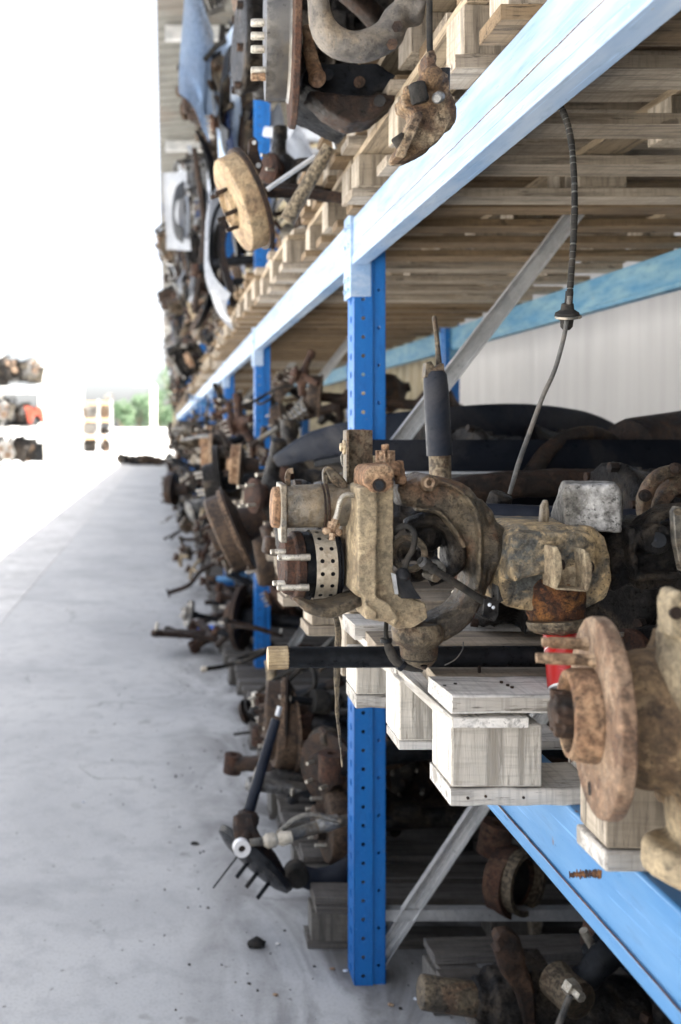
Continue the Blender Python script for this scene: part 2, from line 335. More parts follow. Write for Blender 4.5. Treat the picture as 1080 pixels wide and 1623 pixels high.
def post_mesh(x, y, H, side=1):
    b = MB(); t = .084
    # web toward the camera, front flange toward the aisle, return lip
    strip(b.bm, (x + .024, y, 0), (1, 0, 0), (0, 0, 1), .046, H, .05, .0055)
    strip(b.bm, (x + .066, y + .006, 0), (1, 0, 0), (0, 0, 1), .034, H, .1, .005)
    strip(b.bm, (x, y + .045, 0), (0, -1, 0), (0, 0, 1), .086, H, .05, .011)
    b.bx(x + .001, x + .0012 + .002, y + .0035, y + .088, 0.0, H) if False else None
    b.bx(x + .0465, x + .0495, y, y + .0062, 0, H)
    b.bx(x + .082, x + .0845, y + .006, y + .086, 0, H)
    b.bx(x + .0015, x + .022, y + .087, y + .09, 0, H); b.bx(x + .06, x + .082, y + .083, y + .086, 0, H)
    return b
pm = None
for i in range(0, NB + 1):
    y = Y0 + i * BAY
    for x in (XF, XB):
        if i == 1: o = post_mesh(x, y, Z2 + .02).build('post', M['bluepost'], rack); continue
        if pm is None:
            pm = post_mesh(XF, Y0, ZT - .012 if False else ZT).build('post', M['bluepost'], rack); pm.location = (0, 0, 0); continue
        o = pm.copy(); S.collection.objects.link(o); o.parent = rack; o.location = (x - XF, i * BAY, 0)
for i in range(0, NB + 1):
    y = Y0 + i * BAY + .045
    for (za, zb) in ((.05, 1.56), (1.37, 2.68), (2.9, 4.2)):
        if i > 6 and za < 1: continue
        b = MB(); a0 = Vector((XF + .07, y, za)); a1 = Vector((XB + .02, y, zb)); d = (a1 - a0).normalized(); n = Vector((0, 1, 0)).cross(d)
        for off, wd, dp in ((0, .042, .002), (.0205, .0028, .02), (-.0205, .0028, .02), (.007, .004, .006), (-.007, .004, .006)):
            c = (a0 + a1) / 2 + n * off; L_ = (a1 - a0).length
            rot = Matrix((d, Vector((0, 1, 0)), n)).transposed().to_4x4()
            b.box(c + Vector((0, -dp / 2 , 0)), (L_, dp, wd), rot)
        b.build('brace', M['zinc'], rack)
    if i < 4:
        b = MB(); b.bx(XF + .085, XB, y - .014, y + .014, .155, .185); b.build('brace', M['zinc'], rack)
def beam(y0, y1, x, z, mat, face, h=.12, near=False):
    b = MB(); w_ = .045
    b.bx(x, x + w_, y0, y1, z - h + .014, z); s2 = .0022 * face
    o = b.build('beam', mat, rack, bev=.004)
    b = MB(); b.bx(min(x - .003, x + w_ + .003) if face < 0 else x + .004, x + w_ - .004 if face < 0 else x + w_ + .003, y0 + .001, y1 - .001, z - h, z - h + .0225); b.build('lip', mat, o, bev=.003)
    for yy in (y0, y1):
        s = 1 if yy == y0 else -1
        b = MB(); b.bx(x - .0065, x + .0485, yy - s * .006, yy - s * .0005, z - h - .085, z + .012)
        b.bx(x - .0065, x - .003, yy - s * .046, yy - s * .006, z - h - .085, z + .012)
        for q in (-.02, -.07, -.16, -.19): b.cyl((x - .012, yy - s * .026, z + q), (x - .0055, yy - s * .026, z + q), .007, n=6)
        b.build('bracket', mat, o, bev=.001)
    return o
for i in range(NB):
    ya, yb = Y0 + i * BAY + .092, Y0 + (i + 1) * BAY - .002
    u = beam(ya, yb, XF - .004, Z2, M['bluebeam'], -1, .125); l = beam(ya, yb, XF - .004, Z1, M['bluebeam2'], -1, .115)
    beam(ya, yb, XB + .035, Z2, M['backbeam'], 1, .12); beam(ya, yb, XB + .035, Z1, M['backbeam'], 1, .11)
    if i == 0:
        # rust line where the two halves of the lower beam meet, and the scraped patch
        b = MB(); random.seed(5); pts = [Vector((XF - .0072, ya + .01 + k * .03, Z1 - .0925 + random.uniform(-.0006, .0006))) for k in range(90)]
        b.sweep(pts, [.0012, .0018, .0009, .0016, .0012], .001, n=5, k=2); b.build('rust_seam', M['seam'], l)
        b = MB()
        for k in range(26):
            yy = 1.182 - k * .0034; zo = -.082 + .040 * k / 25; hh = random.uniform(.004, .012)
            b.box((XF - .0042, yy, Z1 + zo + random.uniform(-.001, .001)), (.0012, random.uniform(.001, .0026), hh), (R(random.uniform(-12, 12)), 0, 0))
        b.box((XF - .0041, 1.14, Z1 - .0625), (.001, .085, .0022), (R(-25.2), 0, 0))
        b.build('rust_scrape', M['crust'], l)
        b = MB()
        pts = [Vector((XF - .0048, ya + .01 + k * .035, Z2 - .075 + random.uniform(-.0008, .0008))) for k in range(75)]
        b.sweep(pts, [.001, .0015, .0004, .0012, .0005, .0012], .0006, n=5, k=2); b.build('rust_seam', M['rust_lit'], u)

# ------------------------------------------------------------------ pallets
PAL = {}
def pallet_parts(key, L_, W_, mats, seed, nd=7, mess=.006, nb=3):
    """L_ along x, W_ along y; returns root"""
    rnd = random.Random(seed); mx, my, mz = mats
    root = thing('pallet', (0, 0, 0), 'x', 'pallet')
    b = MB()
    for j in range(nb):
        y = .05 + j * (W_ - .1) / (nb - 1)
        b.box((L_ / 2 + rnd.uniform(-mess, mess), y, .011), (L_, rnd.uniform(.085, .1), .022), (0, 0, R(rnd.uniform(-.6, .6))))
    b.build('bottom_boards', mx, root, bev=.0015)
    for j in range(3):
        for k in range(3):
            x = .06 + k * (L_ - .12) / 2; y = .05 + j * (W_ - .1) / 2
            MB().box((x, y, .0625), (rnd.uniform(.105, .12), rnd.uniform(.085, .098), .0795), (0, 0, R(rnd.uniform(-3, 3)))).build('block', mz, root, bev=.002)
    b = MB()
    for k in range(3): b.box((.06 + k * (L_ - .12) / 2, W_ / 2, .1115), (.1, W_, .017), (0, 0, R(rnd.uniform(-.5, .5))))
    b.build('stringer_boards', my, root, bev=.0015)
    b = MB(); pitch = (W_ - .1) / (nd - 1)
    for j in range(nd):
        b.box((L_ / 2 + rnd.uniform(-mess * 2, mess * 2), .05 + j * pitch + rnd.uniform(-mess, mess), .1325 + rnd.uniform(0, .002)), (L_, rnd.uniform(.082, min(.098, pitch * .93)), .021), (0, 0, R(rnd.uniform(-.8, .8))))
    b.build('deck_boards', mx, root, bev=.0015); return root
def copy_tree(o, parent=None, mats=None):
    c = o.copy(); S.collection.objects.link(c); c.parent = parent
    if mats and c.data is not None and c.data.materials:
        old = c.data.materials[0].name
        if old in mats: c.material_slots[0].link = 'OBJECT'; c.material_slots[0].material = mats[old]
    for ch in list(KIDS.get(o.name, [])): copy_tree(ch, c, mats)
    return c
KIDS = {}
def index_kids(o):
    KIDS[o.name] = [q for q in bpy.data.objects if q.parent == o]
    for q in KIDS[o.name]: index_kids(q)
ORD = ['nearest', 'second', 'third', 'fourth', 'fifth', 'sixth', 'seventh', 'eighth', 'ninth', 'tenth', 'eleventh', 'twelfth', 'thirteenth', 'fourteenth', 'fifteenth', 'sixteenth']
pal_up = [pallet_parts('u%d' % i, 1.20, W_, (M['wx_u'] if i != 1 else M['wx'], M['wy_u'], M['wz']), 20 + i, nd, .016, 4) for i, (W_, nd) in enumerate(((.86, 8), (.92, 7), (.8, 7)))]
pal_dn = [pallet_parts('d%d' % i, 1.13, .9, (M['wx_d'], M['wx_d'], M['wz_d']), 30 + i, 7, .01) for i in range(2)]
pal_md = [pallet_parts('m%d' % i, 1.13, .82, (M['wx'], M['wy'], M['wz']), 40 + i, 7, .01) for i in range(2)]
for p in pal_up + pal_dn + pal_md: index_kids(p)
used = set()
def place_pal(src, x, y, z, rz, label, group):
    if src.name not in used: used.add(src.name); o = src
    else: o = copy_tree(src)
    o.location = (x, y, z); o.rotation_euler = (0, 0, R(rz)); tag(o, label, 'pallet', group); return o
rp = random.Random(3)
def posn(k, n): return ['at the near end', 'in the middle', 'at the far end'][k] if n == 3 else ORD[k]
for i in range(NB):
    yb = Y0 + i * BAY
    for k in range(3):
        y = yb + .12 + k * .9
        yu = .56 + (i * 3 + k) * .935
        if i < 12:
            place_pal(pal_up[(i + k) % 3], (.463 if i < 1 else .42 + rp.uniform(-.04, .03)), yu, Z2 + .001, rp.uniform(-1.2, 1.2),
                  'brown wooden pallet on the upper shelf, %s of the %s rack bay' % (posn(k, 3), ORD[i]), 'pallets on the upper shelf')
        if i > 0 and i < 9:
            place_pal(pal_md[(i + k) % 2], .38 + rp.uniform(-.05, .05), y, Z1 + .001, rp.uniform(-2, 2),
                  'grey wooden pallet on the middle shelf, %s of the %s rack bay' % (posn(k, 3), ORD[i]), 'pallets on the middle shelf')
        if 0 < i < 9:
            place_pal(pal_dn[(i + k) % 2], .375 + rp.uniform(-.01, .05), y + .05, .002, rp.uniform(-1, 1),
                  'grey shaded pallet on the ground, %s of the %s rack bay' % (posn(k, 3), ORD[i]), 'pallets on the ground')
for k in range(3): place_pal(pal_up[(k + 1) % 3], .475, .56 + k * .935 + .015, Z2 + .1465, (-.8, .6, -.5)[k], 'brown wooden pallet, second in its upper shelf stack, %s of nearest bay' % posn(k, 3), 'pallets on the upper shelf')
place_pal(pal_dn[0], .72, 1.62, .002, 3, 'dark wooden pallet on the ground right behind the nearest post', 'pallets on the ground')
def z4(x, y, d): return P(420 + x / 2.7, 660 + y / 2.7, d)
def z5(x, y, d): return P(740 + x / 3.176, 720 + y / 3.176, d)
U4, U5 = 1.3 / FPX / 2.7, 1.3 / FPX / 3.176
def o4(l): return [(420 + x / 2.7, 660 + y / 2.7) for x, y in l]
def o5(l): return [(740 + x / 3.176, 720 + y / 3.176) for x, y in l]
# ---- the broken pallet under the axle: boards laid where they lie
def board(name, px0, px1, yt, yb, d0, d1, mat, par, rz=0, ry=0, rx=0, L=None):
    a, c = P(px0, yt, d0), P(px1, yb, d0); x0, x1 = a.x, c.x if L is None else a.x + L
    b = MB(); cx, cy, cz = (x0 + x1) / 2, (d0 + d1) / 2, (a.z + c.z) / 2
    n = 10
    # a board of slightly uneven thickness so its edges are not ruler straight
    rs = []; rr = random.Random(int(px0 * 7 + yt))
    hx, hy, hz = (x1 - x0) / 2, (d1 - d0) / 2, (a.z - c.z) / 2
    ch = .0022
    for i in range(n + 1):
        x = -hx + 2 * hx * i / n; e = [rr.uniform(-.0011, .0011) for _ in range(6)]
        rs.append([Vector((x, -hy + ch + e[0], hz + e[1])), Vector((x, -hy + e[2], hz - ch + e[1])), Vector((x, -hy + e[2], -hz + ch + e[3])), Vector((x, -hy + ch, -hz + e[3])),
                   Vector((x, hy, -hz + e[4])), Vector((x, hy, hz + e[5]))])
    m = Matrix.Translation((cx, cy, cz)) @ Euler((R(rx), R(ry), R(rz))).to_matrix().to_4x4()
    b.loops([[m @ v for v in r] for r in rs]); return b.build(name, mat, par, bev=.0008)
hp = thing('pallet', (.37, 1.19, CH - .467), 'pale broken pallet under the big tan axle, with splayed deck boards', 'pallet')
board('bottom_board', 715, 1010, 1250, 1278, 1.19, 1.285, M['wx_l'], hp)
board('bottom_board', 633, 900, 1175, 1190, 1.39, 1.47, M['wx_l'], hp)
board('bottom_board', 565, 800, 1102, 1123, 1.60, 1.69, M['wx_l'], hp)
def blk(px0, px1, yt, yb, d0, dd, mat, rz=0):
    a, c = P(px0, yt, d0), P(px1, yb, d0); b = MB()
    b.box(((a.x + c.x) / 2, d0 + dd / 2, (a.z + c.z) / 2), (c.x - a.x, dd, a.z - c.z), (0, 0, R(rz))); return b.build('block', mat, hp, bev=.0025)
blk(716, 860, 1149, 1248, 1.192, .088, M['wz_l'])
blk(633, 760, 1078, 1174.5, 1.392, .085, M['wz_l'])
blk(565, 690, 1040, 1101, 1.602, .09, M['wz_l'])
blk(948, 1100, 1160, 1249, 1.195, .09, M['wz_l'])
b = MB(); a = P(717, 1137, 1.19); b.prism([(0, 0), (.095, 0), (.075, .52), (-.02, .52)], Matrix.Translation((a.x - .001, 1.186, a.z - .0125)) , .0135); b.build('stringer_board', M['wy_l'], hp, bev=.001)
b = MB(); b.prism([(.45, 0), (.55, 0), (.55, .5), (.45, .5)], Matrix.Translation((a.x, 1.19, a.z - .012)), .014); b.build('stringer_board', M['wy'], hp, bev=.001)
board('deck_board', 712, 1090, 1104, 1133, 1.19, 1.285, M['wx_l'], hp, rz=2.2, ry=1.2)
board('deck_board', 697, 1060, 1076, 1102, 1.30, 1.40, M['wx'], hp, rz=-3.5, ry=.6)
board('deck_board', 622, 690, 1058, 1075, 1.43, 1.50, M['wx_l'], hp, rz=8)
board('deck_board', 600, 1080, 1022, 1043, 1.52, 1.62, M['wx'], hp, rz=-1.5)
board('deck_board', 560, 1080, 990, 1013, 1.65, 1.75, M['wx_l'], hp, rz=1.5)
b = MB()
for px, py, d in ((805, 1097, 1.235), (812, 1100, 1.225), (705, 1090, 1.23), (722, 1093, 1.24), (795, 1091, 1.25), (760, 1072, 1.33)):
    v = P(px, py, d); b.cyl((v.x, v.y, -.329 + CH - .012), (v.x, v.y, CH - .3285), .002, .0024, 8)
for px, py in ((742, 1265), (770, 1262), (728, 1142), (800, 1143), (830, 1264), (735, 1116), (748, 1120)):
    v = P(px, py, 1.1895); b.cyl((v.x, v.y - .0008, v.z), (v.x, v.y + .004, v.z), .0019, n=8)
b.build('nail', M['rust_dark'], hp)
place_pal(pal_md[0], .335, 1.80, Z1 + .001, 1.5, 'grey wooden pallet on the middle shelf just in front of the nearest post', 'pallets on the middle shelf')
lb = thing('pallet', (.5, 1.0, CH - .467), 'grey pallet corner resting on the lower blue beam under the foreground hub', 'pallet')
b = MB(); b.bx(.463, 1.1, 1.008, 1.082, CH - .4665, CH - .4665 + .022); b.build('bottom_board', M['wx_l'], lb, bev=.003)
b = MB(); b.box((.53, 1.046, CH - .404), (.125, .072, .078), (0, 0, R(-2))); b.build('block', M['wz'], lb, bev=.002)
b = MB(); b.box((.85, 1.046, CH - .404), (.125, .072, .078)); b.build('block', M['wz'], lb, bev=.002)
b = MB(); b.bx(.60, 1.1, 1.004, 1.078, CH - .3645, CH - .343); b.build('deck_board', M['wx'], lb, bev=.003)

# ---- the big axle end
ax = thing('axle_end', P(690, 1062, 1.3), 'big tan cast steering axle end with open round yoke lying on the pale broken pallet', 'axle')
b = MB()
b.plate(o4([(398, 300), (430, 285), (553, 285), (549, 740), (600, 768), (688, 800), (700, 862), (640, 905), (566, 912), (520, 882), (430, 868), (425, 795), (372, 748), (380, 600), (385, 480)]), 1.245, 1.31)
b.plate(o4([(400, 305), (484, 290), (478, 775), (530, 800), (575, 860), (560, 900), (520, 876), (432, 862), (430, 785), (398, 745)]), 1.228, 1.26)
b.plate(o4([(430, 795), (480, 840), (482, 872), (428, 868)]), 1.222, 1.28)
k = b.build('knuckle', M['tan_lit'], ax, vox=.0022, sm=1, disp=.001, dsz=.012)
b = MB(); b.plate(o4([(430, 240), (452, 212), (535, 206), (556, 235), (556, 292), (520, 326), (462, 326), (428, 292)]), 1.212, 1.29)
b.build('boss', M['rust_lit'], k, vox=.0026, sm=3, disp=.002, dsz=.01)
b = MB(); c = z4(490, 294, 1.2105); b.lathe([(.0085, .0), (.0085, .004), (.0055, .0045), (.0055, .003), (.0035, -.0)], c, (0, 1, -.1), 20); 
b.build('bore', M['rust_dark'], k)
b = MB(); b.cyl(z4(490, 294, 1.2095), z4(490, 294, 1.2125), .0058, n=18); b.build('bore', M['black'], k)
b = MB()
b.lathe([(58 * U4, 0), (60 * U4, 25 * U4), (48 * U4, 50 * U4), (30 * U4, 60 * U4)], z4(525, 250, 1.27), (0, 0, 1), 16)
b.cyl(z4(515, 195, 1.27), z4(515, 118, 1.27), 17 * U4); b.cyl(z4(582, 290, 1.275), z4(575, 190, 1.275), 25 * U4, 18 * U4)
b.ball(z4(585, 270, 1.265), 24 * U4)
b.build('kingpin', M['rust_lit'], k, vox=.002, sm=2, disp=.002, dsz=.01)
b = MB()
for q in range(6):
    t = q * math.pi / 3; c = z4(515, 172, 1.27); b.box(c + Vector((math.cos(t), math.sin(t), 0)) * 31 * U4, (16 * U4, 26 * U4, 52 * U4), (0, 0, t))
b.cyl(z4(515, 200, 1.27), z4(515, 172, 1.27), 40 * U4, n=6); b.build('castle_nut', M['rust_lit'], k, bev=.0008)
b = MB()
b.sweep([z4(555, 335, 1.30), z4(670, 318, 1.30), z4(790, 362, 1.3), z4(868, 470, 1.3), z4(886, 610, 1.3), z4(876, 740, 1.3), z4(820, 840, 1.3), z4(725, 900, 1.3), z4(640, 938, 1.3)],
        [45 * U4, 66 * U4, 88 * U4, 70 * U4, 36 * U4, 34 * U4, 48 * U4, 54 * U4, 60 * U4], [.030, .032, .036, .036, .036, .034, .032, .032, .030], up=(0, 1, 0), sq=True)
b.sweep([z4(700, 262, 1.268), z4(830, 318, 1.266), z4(905, 440, 1.264), z4(912, 610, 1.264), z4(900, 740, 1.266)], 13 * U4, .012, up=(0, 1, 0), n=8)
b.sweep([z4(640, 395, 1.272), z4(735, 405, 1.27), z4(805, 480, 1.268), z4(850, 560, 1.266)], 12 * U4, .012, up=(0, 1, 0), n=8)
b.lathe([(36 * U4, 0), (36 * U4, .075)], z4(705, 285, 1.256), (0, 1, 0), 24)
b.lathe([(118 * U4, 0), (128 * U4, 12 * U4), (128 * U4, 60 * U4), (105 * U4, 95 * U4), (92 * U4, 120 * U4)], z4(895, 556, 1.3), (1, 0, 0), 32)
b.sweep([z4(900, 350, 1.3), z4(940, 430, 1.3), z4(945, 560, 1.3), z4(930, 680, 1.3), z4(890, 800, 1.3)], [10 * U4, 35 * U4, 40 * U4, 30 * U4, 12 * U4], .028, up=(0, 1, 0))
yk = b.build('yoke', M['tan_dark'], ax, vox=.0027, sm=5, disp=.0035, dsz=.014)
b = MB(); b.ring(z4(705, 285, 1.252), (0, 1, 0), 22 * U4, 13 * U4, .006); b.build('bushing', M['rust_lit'], yk)
b = MB(); b.lathe([(95 * U4, -10 * U4), (112 * U4, 20 * U4), (108 * U4, 60 * U4), (90 * U4, 78 * U4), (80 * U4, 90 * U4), (76 * U4, 130 * U4), (70 * U4, 150 * U4), (50 * U4, 172 * U4), (20 * U4, 184 * U4)], z4(655, 890, 1.285), (.04, 0, -1), 32)
bj = b.build('ball_joint', M['tan_dark'], ax, disp=.0015, dsz=.01, ang=60)
b = MB()
b.ring(z4(657, 962, 1.285), (.04, 0, -1), 86 * U4, 60 * U4, 6 * U4); b.ring(z4(659, 1030, 1.285), (.04, 0, -1), 74 * U4, 60 * U4, 5 * U4); b.build('retaining_ring', M['rubber'], bj)
b = MB(); b.cyl(z4(680, 1066, 1.262), z4(682, 1082, 1.262), 15 * U4, 9 * U4, 12); b.build('grease_nipple', M['rust_dark'], bj, bev=.0005)
# universal joint inside the yoke
b = MB()
b.ring(z4(618, 590, 1.285), (-.25, -.9, .15), 78 * U4, 50 * U4, .03, 32)
b.build('joint_ring', M['tan_dark'], ax, bev=.002, disp=.001, dsz=.01)
b = MB()
b.sweep([z4(600, 470, 1.31), z4(700, 440, 1.30), z4(790, 480, 1.29), z4(825, 570, 1.29), z4(795, 650, 1.3), z4(700, 690, 1.31)], [30 * U4, 34 * U4, 36 * U4, 34 * U4, 36 * U4, 40 * U4], .022, up=(0, 1, 0))
b.ball(z4(690, 520, 1.31), 68 * U4); b.ball(z4(640, 670, 1.315), 52 * U4, (1.2, 1, .8)); b.lathe([(60 * U4, 0), (75 * U4, .02), (40 * U4, .05)], z4(760, 590, 1.31), (1, 0, 0), 20)
b.build('universal_joint', M['grease'], ax, vox=.003, sm=3, disp=.003, dsz=.012)
b = MB(); b.cyl(z4(690, 670, 1.27), z4(735, 690, 1.25), 22 * U4); b.lathe([(45 * U4, 0), (45 * U4, .01), (30 * U4, .012)], z4(722, 655, 1.29), (0, -1, 0), 20); b.build('bearing_cap', M['grey_dust'], ax, bev=.001)
# spindle tube
b = MB(); X0 = z4(28, 388, 1.31)
b.lathe([(78 * U4, 0), (88 * U4, 6 * U4), (90 * U4, 40 * U4), (90 * U4, 66 * U4)], X0, (1, 0, -.03), 32); sp = b.build('spindle', M['rust_lit'], ax, bev=.001)
b = MB(); b.lathe([(92 * U4, 60 * U4), (93 * U4, 190 * U4), (95 * U4, 206 * U4), (93 * U4, 212 * U4), (92 * U4, 300 * U4), (86 * U4, 400 * U4)], X0, (1, 0, .03), 36); b.build('sleeve', M['grey_dust'], sp, ang=50)
b = MB(); b.ring(X0 + Vector((214 * U4, 0, .001)), (1, 0, .03), 99 * U4, 88 * U4, 9 * U4, 36); b.ring(X0 + Vector((229 * U4, 0, .001)), (1, 0, .03), 101 * U4, 88 * U4, 11 * U4, 36); b.build('clamp_ring', M['rust_dark'], sp, bev=.0008)
b = MB(); m = Matrix.Translation(z4(58, 0, 1.31)) @ Matrix(((0, 0, 1, 0), (1, 0, 0, 0), (0, 1, 0, 0), (0, 0, 0, 1)))
zz = lambda y: -(y - 0) * U4
b.prism([(-.03, zz(290)), (.025, zz(285)), (.03, zz(400)), (.0, zz(535)), (-.03, zz(535)), (-.034, zz(400))], m, 26 * U4); b.build('flange_plate', M['grey_dust'], sp, bev=.0015)
b = MB(); b.sweep([z4(100, 300, 1.30), z4(98, 262, 1.30), z4(104, 236, 1.295), z4(122, 232, 1.29)], 12 * U4, 4 * U4, up=(0, 1, 0), sq=True, k=4); b.build('clip', M['tan_dark'], sp, bev=.0006)
b = MB(); b.sweep([z4(262, 300, 1.31), z4(258, 245, 1.31), z4(272, 228, 1.305), z4(300, 262, 1.30), z4(328, 290, 1.30), z4(332, 325, 1.30)], [10 * U4, 12 * U4, 14 * U4, 24 * U4, 22 * U4, 14 * U4], .006, up=(0, 1, 0), sq=True, k=4); b.build('clip', M['tan_dark'], sp, bev=.0006)
b = MB(); b.ball(z4(235, 296, 1.335), 30 * U4, (1, 1, .6)); b.build('clip', M['alu'], sp)
# hub with perforated ring
HX = z4(62, 640, 1.325)
b = MB(); b.lathe([(100 * U4, 8 * U4), (118 * U4, 14 * U4), (130 * U4, 50 * U4), (146 * U4, 54 * U4), (152 * U4, 60 * U4), (152 * U4, 92 * U4)], HX, (1, .06, 0), 36); hb = b.build('hub', M['rust'], ax, bev=.0006, ang=30)
b = MB(); b.lathe([(140 * U4, 90 * U4), (150 * U4, 96 * U4), (148 * U4, 128 * U4)], HX, (1, .06, 0), 36); b.build('dark_gap_band', M['black'], hb)  # black band stands in for the shaded gap between hub and ring
b = MB()
a_, b_, d_ = frame((1, .06, 0)); n = 36; r0 = 156 * U4; w0, w1 = 132 * U4, 224 * U4
for i in range(n):
    t0 = i * 2 * math.pi / n; tm = t0 + math.pi / n
    for j, rowc in enumerate((.27, .75)):
        hx0, hx1 = (w0, (w0 + w1) / 2) if j == 0 else ((w0 + w1) / 2, w1)
        cc = w0 + (w1 - w0) * rowc; rad = 9.5 * U4
        def pt(u, v): return HX + d_ * u + (a_ * math.cos(v) + b_ * math.sin(v)) * r0
        da = math.pi / n
        O = [b.bm.verts.new(pt(*q)) for q in ((hx1, tm), (hx1, tm + da), (cc, tm + da), (hx0, tm + da), (hx0, tm), (hx0, tm - da), (cc, tm - da), (hx1, tm - da))]
        if i % 2 == 0:
            I = [b.bm.verts.new(pt(cc + rad * math.cos(k_ * math.pi / 4), tm + rad / r0 * math.sin(k_ * math.pi / 4))) for k_ in range(8)]
            for k_ in range(8): b.bm.faces.new((O[k_], O[(k_ + 1) % 8], I[(k_ + 1) % 8], I[k_]))
        else: b.bm.faces.new(O)
bmesh.ops.remove_doubles(b.bm, verts=b.bm.verts, dist=1e-5)
b.build('perforated_ring', M['pale_ring'], hb, ang=50)
b = MB(); b.lathe([(140 * U4, 128 * U4), (140 * U4, 226 * U4)], HX, (1, .06, 0), 30); b.ring(HX + Vector((1, .06, 0)) * 226 * U4, (1, .06, 0), 160 * U4, 120 * U4, 10 * U4, 40); b.ring(HX + Vector((1, .06, 0)) * 240 * U4, (1, .06, 0), 158 * U4, 120 * U4, 8 * U4, 40); b.build('brake_drum', M['black'], hb)
for (sx, sy, dd, ln) in ((24, 580, 1.30, 60), (54, 604, 1.275, 75), (34, 714, 1.30, 55), (52, 733, 1.275, 72)):
    b = MB(); c = z4(sx, sy, dd); b.lathe([(9 * U4, 0), (12 * U4, 3 * U4), (12 * U4, 16 * U4), (11 * U4, 18 * U4), (12.5 * U4, 20 * U4), (12.5 * U4, ln * U4 + .008), (15 * U4, ln * U4 + .008), (15 * U4, ln * U4 + .02)], c, (1, .06, 0), 14); b.build('stud', M['zinc_bolt'], hb)
b = MB(); b.sweep([z4(140, 780, 1.27), z4(200, 815, 1.262), z4(270, 820, 1.262), z4(350, 790, 1.27), z4(415, 762, 1.28)], [8 * U4, 22 * U4, 30 * U4, 26 * U4, 18 * U4], .03, up=(0, 1, 0), sq=True); b.build('dust_shield', M['tan_dark'], ax, bev=.002, disp=.004, dsz=.03)
b = MB(); b.sweep([z4(375, 380, 1.33), z4(350, 480, 1.335), z4(330, 560, 1.335), z4(345, 660, 1.33), z4(375, 740, 1.32)], [35 * U4, 40 * U4, 48 * U4, 50 * U4, 30 * U4], .03, up=(0, 1, 0), sq=True); b.lathe([(130 * U4, 0), (110 * U4, 30 * U4), (80 * U4, 90 * U4)], HX + Vector((250 * U4, .015, 0)), (1, 0, 0), 28); b.build('backing_plate', M['tan_dark'], ax, vox=.003, sm=4, disp=.004, dsz=.015)
# upright channel bracket
b = MB(); b.plate(o4([(352, 62), (362, 55), (462, 58), (462, 330), (350, 332)]), 1.33, 1.336); b.plate(o4([(350, 60), (362, 56), (362, 330), (350, 332)]), 1.305, 1.332); br = b.build('bracket', M['tan_dark'], ax, bev=.001)
b = MB(); b.cyl(z4(322, 132, 1.32), z4(352, 132, 1.32), 20 * U4, n=6); b.cyl(z4(334, 132, 1.32), z4(350, 132, 1.32), 32 * U4, n=20); b.cyl(z4(462, 185, 1.33), z4(480, 185, 1.33), 20 * U4, n=6); b.build('bolt', M['tan_lit'], br, bev=.0006)
b = MB(); b.sweep([z4(345, 150, 1.34), z4(330, 170, 1.34), z4(335, 205, 1.34), z4(350, 220, 1.34)], 7 * U4, n=8); b.build('clip', M['grey_dust'], br)
# fitting and lines
b = MB(); b.sweep([z4(392, 340, 1.255), z4(345, 338, 1.252), z4(322, 365, 1.25), z4(312, 410, 1.25), z4(302, 445, 1.25)], 9 * U4, n=10); bl = b.build('brake_line', M['zinc_bolt'], ax)
b = MB()
pp = smooth_pts([z4(385, 339, 1.2535), z4(345, 338, 1.252), z4(322, 365, 1.25), z4(312, 410, 1.25), z4(303, 440, 1.25)], 6)
for i in range(len(pp) - 1): b.ring(pp[i], pp[i + 1] - pp[i], 12 * U4, 8 * U4, .0011, 12)
b.build('spring_guard', M['zinc_bolt'], bl)
b = MB(); b.box(z4(292, 478, 1.26), (44 * U4, .012, 50 * U4), (0, R(12), 0)); b.cyl(z4(302, 440, 1.25), z4(290, 480, 1.25), 15 * U4, n=6); b.box(z4(292, 500, 1.262), (60 * U4, .012, 14 * U4), (0, R(12), 0)); b.ball(z4(262, 490, 1.258), 16 * U4); b.ball(z4(318, 495, 1.25), 15 * U4); b.cyl(z4(290, 500, 1.25), z4(286, 530, 1.25), 13 * U4, n=8)
b.build('line_fitting', M['rust_lit'], ax, disp=.0015, dsz=.006)
b = MB(); b.sweep([z4(552, 500, 1.262), z4(575, 476, 1.25), z4(612, 470, 1.242), z4(640, 500, 1.236), z4(636, 560, 1.232), z4(610, 615, 1.232), z4(594, 668, 1.234)], 12 * U4, n=12); bh = b.build('brake_hose', M['rubber'], ax)
b = MB(); b.lathe([(14 * U4, 0), (30 * U4, 18 * U4), (36 * U4, 38 * U4), (28 * U4, 50 * U4)], z4(594, 648, 1.232), (-.12, 0, -1), 16); b.plate(o4([(556, 680), (618, 690), (645, 745), (672, 782), (584, 780), (570, 730)]), 1.224, 1.243); b.build('sensor_block', M['black'], bh, bev=.001)
b = MB(); b.plate(o4([(545, 672), (560, 675), (572, 760), (560, 762)]), 1.221, 1.228); b.build('sensor_clip', M['zinc'], bh)
b = MB(); b.cyl(z4(662, 615, 1.205), z4(945, 796, 1.235), 15 * U4, 16 * U4, 14); b.lathe([(13 * U4, 0), (24 * U4, 4 * U4), (25 * U4, 30 * U4), (18 * U4, 36 * U4), (20 * U4, 44 * U4), (23 * U4, 60 * U4), (16 * U4, 66 * U4)], z4(674, 622, 1.204), z4(945, 796, 1.235) - z4(662, 615, 1.205), 18); sr = b.build('sensor_rod', M['rubber'], ax)
b = MB(); b.lathe([(20 * U4, 0), (22 * U4, 8 * U4), (22 * U4, 26 * U4)], z4(670, 619, 1.203), z4(945, 796, 1.235) - z4(662, 615, 1.205), 16); b.build('tip', M['alu'], sr)
